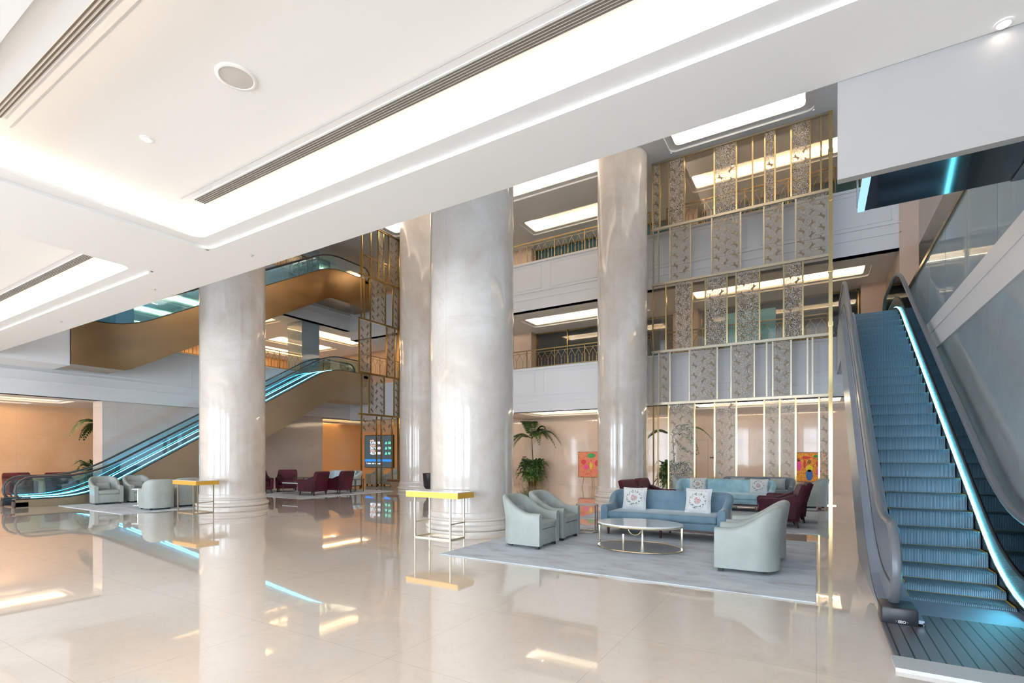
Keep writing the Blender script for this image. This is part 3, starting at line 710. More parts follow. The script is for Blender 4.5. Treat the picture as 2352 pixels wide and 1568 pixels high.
TW = [([15.33, 16.22, 16.5, 17.19], [(15.33, 16.22), (16.5, 17.19)], [-16.35, -15.6, -15.2, -14.3], [(-16.35, -15.6), (-15.2, -14.3)]),
      ([15.33, 15.77, 16.67, 17.3], [(15.77, 16.67), (17.3, 17.63)], [-16.4, -16.2, -15.4, -14.6], [(-15.4, -14.6)]),
      ([15.2, 15.86, 16.83, 17.35], [(15.2, 15.86), (16.83, 17.35)], [-16.1, -15.4, -14.6], [(-15.4, -14.6)]),
      ([15.33, 15.5, 15.84, 16.75, 17.22], [(15.84, 16.75), (17.22, 17.63)], [-16.75, -16.05, -15.2], [(-16.75, -16.05), (-15.2, -14.5)]),
      ([15.36, 15.86, 16.32, 16.63, 16.96], [(16.32, 16.63), (16.96, 17.63)], [-16.7, -16.55, -16.3, -15.5], [(-15.5, -14.6)])]
for k, (us, lace, xs, lace2) in enumerate(TW):
    screen_tier(sl, 1, -16.9, us, lace, ZT[k], ZT[k+1], 2.45 if k == 0 else None, post='brass_dark'); screen_tier(sl, 0, 17.63, xs, lace2, ZT[k], ZT[k+1], 2.45 if k == 0 else None, post='brass_dark')
for z in ZT[1:]: rail(sl, 1, -16.9, 15.2, 17.68, z, mat='brass_dark'); rail(sl, 0, 17.63, -16.85, -13.2, z, mat='brass_dark')
mb = MB(); mb.box(-16.96, -16.84, 17.57, 17.69, 0.0, ZC); mb.build('corner_post', 'brass_dark', sl, world=True)

# ------------------------------------------------------------------ gallery railings
def railing(label, axis, plane, a, b, z0, h=0.8, mat='brass_dark', step=0.30):
    mid = (a+b)/2; t = thing('gallery_railing', label, 'railing', (mid, plane, z0) if axis == 0 else (plane, mid, z0))
    def P(u, z, d=0): return (u, plane+d, z) if axis == 0 else (plane+d, u, z)
    def bx(mb, u0, u1, z_0, z_1, w=0.02):
        if axis == 0: mb.box(u0, u1, plane-w, plane+w, z_0, z_1)
        else: mb.box(plane-w, plane+w, u0, u1, z_0, z_1)
    mb = MB(); bx(mb, a, b, z0+h-0.02, z0+h+0.02, 0.03); mb.build('top_rail', mat, t, world=True)
    mb = MB(); bx(mb, a, b, z0+0.04, z0+0.06, 0.012); bx(mb, a, b, z0+h-0.12, z0+h-0.105, 0.01); mb.build('lower_rail', mat, t, world=True)
    n = max(1, round((b-a)/1.2))
    for i in range(n+1):
        u = a+(b-a)*i/n; mb = MB(); bx(mb, u-0.015, u+0.015, z0, z0+h, 0.015); mb.build('post', mat, t, world=True)
    mb = MB(); k = max(1, round((b-a)/step)); s = (b-a)/k
    for i in range(k):
        u0 = a+i*s; hh = h-0.17
        for sg in (1, -1):
            pts = []
            for j in range(7):
                q = j/6.0; uu = u0+s/2+sg*s*(0.5-q*q*0.62+0.12*math.sin(q*PI)); pts.append(P(min(max(uu, a), b), z0+0.05+hh*q))
            mb.tube(pts, 0.008, 3)
        mb.tube([P(u0+s/2, z0+0.05), P(u0+s/2, z0+hh*0.7)], 0.007, 3)
    mb.build('scrollwork', mat, t, world=True)
    return t
railing('low bronze scrollwork railing on the lower gallery between the two round columns', 0, YF+0.12, -13.0, -5.2, 5.10, 0.75, 'brass_dark')
railing('bronze scrollwork railing on the lower gallery seen through the five-tier brass screen', 0, YF+0.12, -4.6, 0.3, 5.10, 0.78, 'brass_dark')
railing('gilded scrollwork railing on the upper gallery between the two round columns', 0, YF+0.12, -13.0, -5.2, 9.50, 0.85, 'brass')
railing('scrollwork railing on the upper gallery in front of blue glazing, behind the five-tier screen', 0, YF+0.12, -4.6, 0.5, 9.50, 0.85, 'brass_dark')
railing('bronze lattice railing on the lower side gallery, ending at the grey pier', 1, XF0-0.12, 8.7, 15.4, 5.44, 0.82, 'brass_dark')
railing('bronze lattice railing at the top landing of the lower bronze-clad escalator', 1, XF0-0.12, 16.7, 18.2, 5.44, 0.82, 'brass_dark')
railing('bronze lattice railing on the upper side gallery above the upper bronze escalator', 1, XF0-0.12, 8.7, 18.2, 10.1, 0.95, 'brass_dark')
railing('golden lattice railing inside the corner screen on the lower level', 1, -16.965, 15.35, 17.6, 5.07, 0.82, 'brass')
railing('golden lattice railing inside the corner screen on the upper level', 1, -16.965, 15.35, 17.6, 9.36, 0.9, 'brass')
railing('golden lattice railing running along the far gallery from the corner screen, lower level', 0, YF+0.12, -17.1, -14.0, 5.10, 0.8, 'brass')
railing('golden lattice railing running along the far gallery from the corner screen, upper level', 0, YF+0.12, -17.1, -14.0, 9.50, 0.9, 'brass')

# ------------------------------------------------------------------ ceiling fittings
def slot_vent(label, x0, x1, yc, z, w=0.2, mats=('vent_gold', 'slot_black')):
    t = thing('slot_diffuser', label, 'air vent', ((x0+x1)/2, yc, z-0.01))
    mb = MB(); mb.box(x0-0.02, x1+0.02, yc-w/2-0.01, yc+w/2+0.01, z-0.012, z-0.002); mb.build('frame', 'ceiling_paint', t, world=True)
    mb = MB(); n = 5
    for i in range(n):
        y = yc-w/2+w*(i+0.5)/n; mb.box(x0, x1, y-w/n*0.2, y+w/n*0.2, z-0.018, z-0.012)
    mb.build('slots', mats[1], t, world=True)
    return t
slot_vent('long slotted air diffuser in the big lit ceiling recess, nearer the round columns', -6.31, 2.23, 3.224, 4.537, 0.13)
slot_vent('broad slotted air diffuser in the big lit ceiling recess, above the camera side', -6.26, 2.23, 1.438, 4.537, 0.13)
slot_vent('slotted air diffuser in the smaller ceiling recess at the edge of the picture', -16.86, -9.36, 3.224, 4.537, 0.13)
mb = MB(); mb.box(-6.45, 2.23, 3.075, 3.085, 4.532, 4.536); mb.box(-6.4, 2.23, 1.587, 1.597, 4.532, 4.536); mb.box(-17.0, -9.36, 3.075, 3.085, 4.532, 4.536); struct(next_trim(), mb, 'fascia_line')
t = thing('ceiling_speaker', 'round flush loudspeaker grille in the middle of the big lit ceiling recess', 'speaker', (-3.99, 2.32, 4.532))
mb = MB(); mb.lathe([(0.152, 0.005), (0.152, -0.003), (0.146, -0.008), (0.127, -0.009), (0.124, -0.004), (0.124, 0.005)], k=40, cap=False); mb.build('trim_ring', 'ceiling_paint', t, True)
mb = MB(); mb.lathe([(0.124, -0.004), (0.0001, -0.008)], k=40, cap=False); mb.build('grille', 'speaker_mesh', t, True)
def downlight(label, x, y, z, r=0.055, on=True, group=None, w=0):
    t = thing('downlight', label, 'ceiling light', (x, y, z), 0, group)
    mb = MB(); mb.lathe([(r*1.5, -0.001), (r*1.5, -0.008), (r*1.05, -0.012), (r, -0.004)], k=20, cap=False); mb.build('trim_ring', 'ceiling_paint', t, True)
    mb = MB(); mb.lathe([(r, -0.005), (0.0001, -0.008)], k=20, cap=False); mb.build('lamp', 'lamp_glow' if on else 'speaker_mesh', t)
    if w:
        l = bpy.data.lights.new('downlight_beam', 'SPOT'); l.energy = w; l.spot_size = 1.5; l.spot_blend = 0.8; l.color = WHITE_WARM; l.shadow_soft_size = 0.05
        o = bpy.data.objects.new('downlight_beam', l); C.objects.link(o); o.location = (x, y, z-0.03)
    return t
downlight('small lit downlight alone in the big ceiling recess near its curved corner', -5.51, 2.33, 4.537, 0.037, w=12)
downlight('small lit downlight in the flat ceiling right above the white bulkhead edge', 1.03, 4.40, ZA, 0.034)
for i, x in enumerate((-6.71, -9.49, -13.45, -17.5)):
    t = thing('sprinkler_head', ['tiny recessed sprinkler between the big recess corner and the soffit edge', 'tiny recessed sprinkler beside the tip of the smaller recess', 'tiny recessed sprinkler on the soffit above the end of the upper bronze escalator', 'tiny recessed sprinkler on the soffit at the very edge of the picture'][i], 'sprinkler', (x, 4.117, ZA), 0, 'sprinklers along the soffit')
    mb = MB(); mb.lathe([(0.031, 0), (0.031, -0.004), (0.013, -0.008), (0.011, -0.02), (0.0001, -0.02)], k=16, cap=False); mb.build('rosette', 'speaker_mesh', t, True)
PIN = ['lower gallery recess between the columns, near its corner', 'lower gallery recess between the columns, beside the round column', 'lower gallery recess next to the tall brass post',
       'upper gallery recess between the columns, near its corner', 'upper gallery recess between the columns, beside the round column', 'upper gallery recess behind the brass screen']
for i, (x, y, z) in enumerate([(-10.6, 20.2, ZB), (-7.6, 20.2, ZB), (-0.4, 20.1, ZB), (-10.3, 19.8, ZC), (-7.2, 19.8, ZC), (-2.6, 19.75, ZC)]):
    downlight('pinpoint downlight in the '+PIN[i], x, y, z+0.32, 0.05, True, 'gallery downlights')

# ------------------------------------------------------------------ rugs
def rug(label, x0, x1, y0, y1):
    t = MB(); t.rbox(-(x1-x0)/2, (x1-x0)/2, -(y1-y0)/2, (y1-y0)/2, 0.0, 0.014, 0.005, 1)
    o = t.build('area_rug', 'rug_pile'); o.location = ((x0+x1)/2, (y0+y1)/2, 0.0005); tag(o, label, 'rug')
rug('large pale blue-grey mottled rug under the blue-grey sofa and oval coffee table', -4.85, 0.0, 5.92, 9.98)
rug('pale blue rug under the light blue sofa and the burgundy chairs beside it', -4.85, 0.03, 11.0, 15.3)
rug('pale rug under the charcoal sofa in front of the brass screen', -4.6, 0.0, 16.0, 17.5)
rug('light grey rug under the four tub chairs beside the long-side escalator', -19.0, -14.9, 5.75, 7.25 + 1.15)
rug('light blue rug under the burgundy chairs between the round column and the marble side wall', -19.6, -14.9, 10.9, 15.2)

# ------------------------------------------------------------------ seating
def u_shell(W_, D, rc, hA, hB, th, s0, s1, zb, flare=0.04, n=44):
    """shell of a tub chair / sofa: U-shaped in plan, low arms running up to a high back. front towards -y"""
    hw = W_/2; pts = []
    # outer path from the front of one arm round the back to the other
    segs = [((hw, -D/2), (hw, D/2-rc))]
    path = []
    Ls = D-rc; arc = rc*PI/2; Wb = W_-2*rc
    tot = 2*Ls+2*arc+Wb
    for i in range(n+1):
        d = tot*i/n
        if d <= Ls: p = (hw, -D/2+d); nm = (1, 0)
        elif d <= Ls+arc: a = (d-Ls)/rc; p = (hw-rc+rc*math.cos(a), D/2-rc+rc*math.sin(a)); nm = (math.cos(a), math.sin(a))
        elif d <= Ls+arc+Wb: q = d-Ls-arc; p = (hw-rc-q, D/2); nm = (0, 1)
        elif d <= Ls+2*arc+Wb: a = PI/2+(d-Ls-arc-Wb)/rc; p = (-hw+rc+rc*math.cos(a), D/2-rc+rc*math.sin(a)); nm = (math.cos(a), math.sin(a))
        else: q = d-Ls-2*arc-Wb; p = (-hw, D/2-rc-q); nm = (-1, 0)
        dd = min(d, tot-d)/(tot/2)*1.0; s = min(d, tot-d)
        u = min(1, max(0, (s-s0)/(s1-s0))); u = u*u*(3-2*u)
        h = hA+(hB-hA)*u
        pts.append((p, nm, h, u))
    loops = []
    for p, nm, h, u in pts:
        fo = flare*u; r = th/2
        def q(off, z): return (p[0]+nm[0]*off, p[1]+nm[1]*off, z)
        prof = [q(-0.0, zb), q(0.0, zb+(h-zb)*0.5), q(fo, h-r)]
        for k in (30, 60, 90, 120, 150):
            a = math.radians(k); prof.append(q(fo-r+r*math.cos(a), h-r+r*math.sin(a)))
        prof += [q(fo-th, h-r), q(-th*1.0, zb+(h-zb)*0.5), q(-th*1.05, zb)]
        loops.append(prof)
    return loops
def tub_chair(label, loc, rz, group=None, fab='grey_leather'):
    t = thing('tub_chair', label, 'armchair', loc, rz, group)
    mb = MB(); mb.loft(u_shell(0.70, 0.74, 0.27, 0.56, 0.83, 0.095, 0.18, 0.78, 0.05, 0.05), cap=True); mb.build('shell', fab, t, True, angle=55)
    mb = MB(); mb.rbox(-0.262, 0.262, -0.36, 0.2, 0.055, 0.30, 0.015, 2); mb.build('seat_base', fab, t, True)
    mb = MB(); mb.rbox(-0.258, 0.258, -0.372, 0.22, 0.30, 0.425, 0.035, 3); mb.build('seat_cushion', fab, t, True)
    for x, y in ((-0.28, -0.3), (0.28, -0.3), (-0.2, 0.24), (0.2, 0.24)):
        mb = MB(); mb.box(x-0.03, x+0.03, y-0.03, y+0.03, 0, 0.055); mb.build('foot', 'feet_dark', t)
    return t
def pillow(name, label, cat, loc, rz, w, h, th, mat, tilt=0.2, group=None, trim=None):
    mb = MB(); n = 12; loops = []
    front = []; back = []
    for side in (1, -1):
        g = []
        for i in range(n+1):
            for j in range(n+1):
                u, v = i/n*2-1, j/n*2-1
                e = (max(0, 1-u*u)**0.45)*(max(0, 1-v*v)**0.45)
                px_, pz = u*w/2*(1-0.07*(1-v*v)), v*h/2*(1-0.07*(1-u*u))
                g.append((px_, -side*th/2*e, h/2+pz))
        fs = [(i*(n+1)+j, (i+1)*(n+1)+j, (i+1)*(n+1)+j+1, i*(n+1)+j+1) for i in range(n) for j in range(n)]
        mb.add(g, fs)
    o = mb.build(name, mat, None, True, angle=80); tag(o, label, cat, group)
    o.rotation_euler = (-tilt, 0, rz); o.location = loc
    if trim:
        e = MB(); ring = []
        for (a, b) in ((-1, -1), (1, -1), (1, 1), (-1, 1)):
            pass
        for k in range(48):
            q = k/48*4; sgm = int(q); f = q-sgm; u, v = [(-1+2*f, -1), (1, -1+2*f), (1-2*f, 1), (-1, 1-2*f)][sgm]
            ring.append((u*w/2*(1-0.07*(1-v*v)), 0, h/2+v*h/2*(1-0.07*(1-u*u))))
        e.tube(ring, 0.006, 5, closed=True); e.build('piping', trim, o, True)
    return o
def sofa(label, loc, rz, W_=2.25, fab='slate_velvet', group=None):
    t = thing('sofa', label, 'sofa', loc, rz, group)
    mb = MB(); mb.loft(u_shell(W_, 0.9, 0.30, 0.56, 0.80, 0.13, 0.30, 0.85, 0.19, 0.07, n=70), cap=True); mb.build('frame', fab, t, True, angle=55)
    mb = MB(); mb.rbox(-W_/2+0.12, W_/2-0.12, -0.44, 0.33, 0.19, 0.31, 0.02, 2); mb.build('seat_base', fab, t, True)
    mb = MB(); mb.rbox(-W_/2+0.135, W_/2-0.135, -0.47, 0.34, 0.31, 0.44, 0.045, 4); mb.build('seat_cushion', fab, t, True)
    mb = MB(); mb.box(-W_/2+0.04, W_/2-0.04, -0.42, 0.40, 0.15, 0.19); mb.build('base_rail', 'dark_wood', t)
    for x in (-W_/2+0.12, 0, W_/2-0.12):
        for y in (-0.36, 0.34):
            mb = MB(); mb.tube([(x, y, 0.15), (x, y, 0.0)], [0.028, 0.016], 10); mb.build('leg', 'dark_wood', t, True)
    return t
def club_chair(label, loc, rz, group=None):
    t = thing('club_chair', label, 'armchair', loc, rz, group); f = 'burgundy_velvet'
    mb = MB(); mb.rbox(-0.36, 0.36, -0.34, 0.3, 0.14, 0.32, 0.03, 2); mb.build('seat_base', f, t, True)
    mb = MB(); mb.rbox(-0.25, 0.25, -0.38, 0.22, 0.32, 0.45, 0.04, 3); mb.build('seat_cushion', f, t, True)
    mb = MB(); lo = []
    for z, y0, w in ((0.14, 0.22, 0.36), (0.45, 0.25, 0.37), (0.7, 0.32, 0.37), (0.84, 0.37, 0.35), (0.875, 0.40, 0.32)):
        d = 0.13 if z < 0.86 else 0.06
        lo.append([(-w, y0, z), (w, y0, z), (w+0.005, y0+d*0.5, z), (w-0.02, y0+d, z), (-w+0.02, y0+d, z), (-w-0.005, y0+d*0.5, z)])
    mb.loft(lo, cap=True); mb.build('backrest', f, t, True, angle=50)
    for sx in (-1, 1):
        mb = MB(); prof = [(-0.40, 0.56), (-0.36, 0.60), (0.0, 0.59), (0.28, 0.70), (0.33, 0.60), (0.3, 0.16), (-0.36, 0.16)]
        mb.prism(prof, 0, sx*0.255, sx*0.375); o = mb.build('arm', f, t)
        bv = o.modifiers.new('edge', 'BEVEL'); bv.width = 0.03; bv.segments = 3
        for y in (-0.3, 0.3):
            mb = MB(); mb.tube([(sx*0.3, y, 0.15), (sx*0.32, y*1.1, 0.0)], [0.028, 0.016], 8); mb.build('leg', 'dark_wood', t, True)
    return t
R_ = math.radians
# main group
c0 = tub_chair('grey-green leather tub chair showing its open seat, closest to the round column console', (-4.06, 7.28, 0.015), R_(90), 'tub chairs on the large rug')
dup(c0, (-4.08, 8.20, 0.015), R_(90), 'grey-green leather tub chair with a small lumbar pillow, beside the round side table')
dup(c0, (-0.76, 7.20, 0.015), R_(-88), 'grey-green leather tub chair seen from behind at the rug corner, nearest the escalator foot')
dup(c0, (-0.74, 8.12, 0.015), R_(-90), 'grey-green leather tub chair partly hidden behind the one with its back turned near the escalator')
pillow('lumbar_pillow', 'small grey pillow in the tub chair closest to the round column console', 'pillow', (-4.25, 7.30, 0.435), R_(75), 0.36, 0.24, 0.11, 'cushion_grey', 0.5)
pillow('lumbar_pillow', 'small grey pillow in the tub chair beside the round side table', 'pillow', (-4.27, 8.22, 0.435), R_(80), 0.40, 0.24, 0.11, 'cushion_grey', 0.5)
sofa('long blue-grey velvet sofa with curved arms and two floral pillows, on the large rug', (-2.38, 9.42, 0.015), 0, 2.18, 'slate_velvet')
pillow('floral_pillow', 'white pillow with loose bouquet print, on the blue-grey sofa near the round side table', 'pillow', (-3.0, 9.50, 0.45), R_(4), 0.45, 0.43, 0.15, 'floral_cover', 0.28, None, 'white_mark')
pillow('floral_pillow', 'white floral pillow with a round flower wreath, on the blue-grey sofa end toward the escalator', 'pillow', (-1.83, 9.48, 0.45), R_(-3), 0.45, 0.45, 0.15, 'floral_cover', 0.28, None, 'white_mark')
# second group
sofa('light blue velvet sofa standing behind the blue-grey one, with two pale floral pillows', (-2.2, 14.85, 0.015), 0, 2.5, 'sky_velvet')
pillow('floral_pillow', 'pale floral pillow on the light blue sofa at the end with the tall plant behind', 'pillow', (-2.88, 14.95, 0.45), R_(5), 0.46, 0.42, 0.14, 'floral_cover', 0.3)
pillow('floral_pillow', 'pale floral pillow on the light blue sofa behind the burgundy chairs', 'pillow', (-1.33, 14.95, 0.45), R_(-5), 0.46, 0.42, 0.14, 'floral_cover', 0.3)
b0 = club_chair('front burgundy armchair of the pair showing their backs beside the light blue sofa', (-0.68, 11.95, 0.015), R_(-82), 'burgundy armchairs facing the light blue sofa rug')
dup(b0, (-0.58, 12.95, 0.015), R_(-84), 'rear burgundy armchair of the pair showing their backs beside the light blue sofa')
dup(b0, (-3.58, 12.05, 0.015), R_(82), 'burgundy armchair top behind the corner of the blue-grey sofa, nearer the round column')
dup(b0, (-3.5, 13.0, 0.015), R_(84), 'burgundy velvet armchair top showing behind the blue-grey sofa, farther from the round column')
# third group in front of the screen
sofa('charcoal velvet sofa in front of the brass screen, mostly behind the light blue one', (-1.55, 16.95, 0.015), 0, 1.95, 'grey_velvet')
pillow('floral_pillow', 'grey floral pillow on the charcoal sofa, end away from the escalator', 'pillow', (-2.1, 17.04, 0.45), R_(3), 0.42, 0.36, 0.13, 'cushion_grey', 0.3)
pillow('floral_pillow', 'grey floral pillow on the charcoal sofa, end toward the escalator', 'pillow', (-1.0, 17.04, 0.45), R_(-3), 0.42, 0.36, 0.13, 'cushion_grey', 0.3)
dup(c0, (-0.12, 16.6, 0.015), R_(-80), 'grey tub chair in profile beside the charcoal sofa and the tall brass post', 'tub chairs by the brass screen')
dup(c0, (-3.55, 16.6, 0.015), R_(80), 'grey tub chair behind the light blue sofa, next to the tall potted plant', 'tub chairs by the brass screen')
# long-side group
dup(c0, (-18.51, 6.72, 0.015), R_(84), 'grey tub chair with lumbar pillow, first beside the foot of the bronze escalator', 'tub chairs by the long-side escalator')
dup(c0, (-18.46, 7.58, 0.015), R_(88), 'grey tub chair with lumbar pillow, second along the lower bronze escalator', 'tub chairs by the long-side escalator')
dup(c0, (-15.48, 6.80, 0.015), R_(-100), 'grey tub chair with rounded back turned, beside a gold-edged console and white round table', 'tub chairs by the long-side escalator')
dup(c0, (-15.78, 7.62, 0.015), R_(-95), 'grey tub chair half hidden by the round column and the gold-edged console', 'tub chairs by the long-side escalator')
pillow('lumbar_pillow', 'small grey pillow in the tub chair against the foot of the lower bronze escalator', 'pillow', (-18.66, 6.70, 0.435), R_(86), 0.42, 0.24, 0.11, 'cushion_grey', 0.4)
pillow('lumbar_pillow', 'small grey pillow in the second tub chair along the lower bronze escalator', 'pillow', (-18.61, 7.58, 0.435), R_(88), 0.42, 0.24, 0.11, 'cushion_grey', 0.4)
# lounge behind the first round column
dup(b0, (-15.95, 12.15, 0.015), R_(-78), 'burgundy armchair showing back and side, right by the small white rear lounge table', 'burgundy armchairs of the rear lounge')
dup(b0, (-15.75, 13.15, 0.015), R_(-80), 'burgundy armchair with its back turned, in front of the pale blue rear sofa', 'burgundy armchairs of the rear lounge')
dup(b0, (-18.3, 12.7, 0.015), R_(50), 'burgundy armchair facing the small white rear lounge table, before the marble side wall', 'burgundy armchairs of the rear lounge')
dup(b0, (-18.35, 11.6, 0.015), R_(75), 'burgundy velvet armchair partly hidden by the round column in the rear lounge', 'burgundy armchairs of the rear lounge')
sofa('pale blue sofa behind the burgundy chairs of the rear lounge', (-17.55, 14.75, 0.015), R_(0), 1.9, 'pale_sofa')
pillow('floral_pillow', 'turquoise pillow on the pale blue rear sofa, between the two burgundy chair backs', 'pillow', (-17.9, 14.85, 0.45), R_(20), 0.42, 0.4, 0.14, 'cushion_sky', 0.3)
pillow('floral_pillow', 'turquoise pillow on the pale blue rear sofa, end by the corner brass screen', 'pillow', (-16.95, 14.85, 0.45), R_(-20), 0.42, 0.4, 0.14, 'cushion_sky', 0.3)
dup(c0, (-18.75, 17.9, 0.0), R_(-20), 'grey tub chair below the information display, the one nearer the door wall', 'tub chairs below the display')
dup(c0, (-17.75, 18.1, 0.0), R_(-10), 'grey tub chair below the information display, the one nearer the dark painting', 'tub chairs below the display')
for i, (x, y) in enumerate(((-23.5, 6.1), (-22.75, 7.0))):
    dup(b0, (x, y, 0), R_(90), ['dark armchair seen through the bronze escalator newel glass, nearer the handrail end', 'dark armchair behind the bronze escalator glass, nearer the white pier'][i], 'dark chairs behind the escalator foot')

# ------------------------------------------------------------------ tables
t = thing('coffee_table', 'low oval coffee table with white marble top and slim pale-metal legs on the large rug', 'coffee table', (-2.42, 7.93, 0.015))
ea, eb = 0.67, 0.50
mb = MB(); mb.lathe([(ea, 0.385), (ea+0.004, 0.395), (ea, 0.405)], k=56, sy=eb/ea); mb.build('table_top', 'white_top', t, True)
mb = MB(); mb.tube([(ea*0.995*math.cos(a), eb*0.995*math.sin(a), 0.372) for a in [2*PI*i/56 for i in range(56)]], 0.014, 8, closed=True); mb.build('top_rim', 'brass_pale', t, True)
mb = MB(); mb.tube([(ea*0.995*math.cos(a), eb*0.995*math.sin(a), 0.014) for a in [2*PI*i/56 for i in range(56)]], 0.014, 8, closed=True); mb.build('base_ring', 'brass_pale', t, True)
mb = MB(); mb.lathe([(ea*0.98, 0.012), (ea*0.98, 0.018)], k=56, sy=eb/ea); mb.build('lower_shelf', 'table_shade', t)
for a in (0, 180, 262, 98):
    x, y = ea*0.99*math.cos(R_(a)), eb*0.99*math.sin(R_(a))
    top = 0.37 if a in (0, 180) else 0.28
    mb = MB(); mb.box(x-0.012, x+0.012, y-0.012, y+0.012, 0.015, top); mb.build('leg', 'brass_pale', t)
for sg in (-1, 1):
    y = sg*eb*0.97; mb = MB(); mb.tube([(0.1*math.cos(a)*1.0-0.08*1.0*(-sg)*-1, y, 0.37-0.095*math.sin(a)) for a in [PI*i/12 for i in range(13)]], 0.009, 6); mb.build('half_ring', 'brass_pale', t, True)
def side_table(label, loc, r=0.27, h=0.52, group=None, top='table_shade'):
    t = thing('side_table', label, 'side table', loc, 0, group)
    mb = MB(); mb.lathe([(r, h-0.02), (r+0.003, h-0.01), (r, h)], k=36); mb.build('table_top', top, t, True)
    mb = MB(); mb.tube([(r*math.cos(a), r*math.sin(a), 0.01) for a in [2*PI*i/32 for i in range(32)]], 0.01, 6, closed=True); mb.build('base_ring', 'brass_pale', t, True)
    for a in (10, 60, 190, 240):
        x, y = r*0.96*math.cos(R_(a)), r*0.96*math.sin(R_(a)); mb = MB(); mb.box(x-0.01, x+0.01, y-0.01, y+0.01, 0.01, h-0.02); mb.build('leg', 'steel', t)
    return t
side_table('small round side table with brown top between the tub chair and the blue-grey sofa arm', (-3.78, 9.05, 0.015), 0.21, 0.54)
t = thing('side_table', 'tiny round white-topped table between the tub chairs of the long-side group', 'side table', (-17.0, 7.05, 0.015))
mb = MB(); mb.lathe([(0.24, 0.47), (0.24, 0.50)], k=28); mb.build('table_top', 'white_top', t, True)
mb = MB(); mb.lathe([(0.2, 0.0), (0.2, 0.02)], k=28); mb.build('base', 'white_top', t)
for a in (30, 150, 270):
    mb = MB(); mb.tube([(0.09*math.cos(R_(a)), 0.09*math.sin(R_(a)), 0.02), (0.09*math.cos(R_(a)), 0.09*math.sin(R_(a)), 0.47)], 0.01, 6); mb.build('leg', 'brass_pale', t)
def square_table(label, loc, w, d, h, top='white_top', leg='steel', tt=0.03, group=None, base=True):
    t = thing('low_table', label, 'table', loc, 0, group)
    mb = MB(); mb.box(-w/2, w/2, -d/2, d/2, h-tt, h); mb.build('table_top', top, t)
    for sx in (-1, 1):
        for sy in (-1, 1):
            x, y = sx*(w/2-0.03), sy*(d/2-0.03); mb = MB(); mb.box(x-0.012, x+0.012, y-0.012, y+0.012, 0, h-tt); mb.build('leg', leg, t)
    if base:
        mb = MB(); mb.box(-w/2+0.02, w/2-0.02, -d/2+0.02, -d/2+0.04, 0, 0.02); mb.box(-w/2+0.02, w/2-0.02, d/2-0.04, d/2-0.02, 0, 0.02)
        mb.box(-w/2+0.02, -w/2+0.04, -d/2, d/2, 0, 0.02); mb.box(w/2-0.04, w/2-0.02, -d/2, d/2, 0, 0.02); mb.build('base_frame', leg, t)
    return t
square_table('rectangular white-topped coffee table on slim legs in front of the light blue sofa', (-2.25, 12.95, 0.015), 1.0, 0.75, 0.42)
square_table('small white table on slim legs between the burgundy chairs of the rear lounge', (-16.95, 12.25, 0.015), 0.95, 0.7, 0.43)
square_table('dark-framed side table by the pale blue rear sofa, near the corner brass screen', (-16.0, 14.2, 0.0), 0.5, 0.5, 0.52, 'steel_dark', 'steel_dark')
square_table('dark-framed side table beyond the small white rear table, near the marble wall', (-19.0, 14.0, 0.0), 0.6, 0.5, 0.52, 'steel_dark', 'steel_dark')
# brown bench-like table
t = thing('low_table', 'brown block-shaped low table in front of the corner screen, near the dark painting', 'table', (-15.9, 16.75, 0))
mb = MB(); mb.box(-0.6, 0.6, -0.3, 0.3, 0.30, 0.38); mb.build('table_top', 'brown_wood', t)
mb = MB(); mb.box(-0.42, 0.5, -0.22, 0.22, 0.0, 0.30); mb.build('block_base', 'easel_wood', t)
def console(label, x0, x1, y0, y1, h=0.845):
    t = thing('console_table', label, 'console table', ((x0+x1)/2, (y0+y1)/2, 0)); w, d = x1-x0, y1-y0
    mb = MB(); mb.box(-w/2, w/2, -d/2, d/2, h-0.01, h); mb.build('glass_top', 'white_top', t)
    mb = MB(); mb.box(-w/2, w/2, -d/2, d/2, h-0.11, h-0.012); mb.build('apron', 'gold_apron', t)
    lw = w/2-0.19; ld = d/2-0.04
    for sx in (-1, 1):
        for sy in (-1, 1):
            mb = MB(); mb.box(sx*lw-0.012, sx*lw+0.012, sy*ld-0.012, sy*ld+0.012, 0, h-0.11); mb.build('leg', 'brass_satin', t)
        mb = MB(); mb.box(sx*lw-0.009, sx*lw+0.009, -ld, ld, 0.27, 0.29); mb.build('stretcher', 'brass_satin', t)
    mb = MB()
    for sy in (-1, 1): mb.box(-lw, lw, sy*ld-0.009, sy*ld+0.009, 0.0, 0.02)
    for sx in (-1, 1): mb.box(sx*lw-0.009, sx*lw+0.009, -ld, ld, 0.0, 0.02)
    mb.build('base_frame', 'brass_satin', t)
    return t
console('gold-edged console table with slim metal legs in front of the most massive column', -6.46, -5.27, 6.92, 7.40)
console('gold-edged console table in front of the round column nearer the bronze escalators', -14.4, -13.25, 6.68, 7.25)

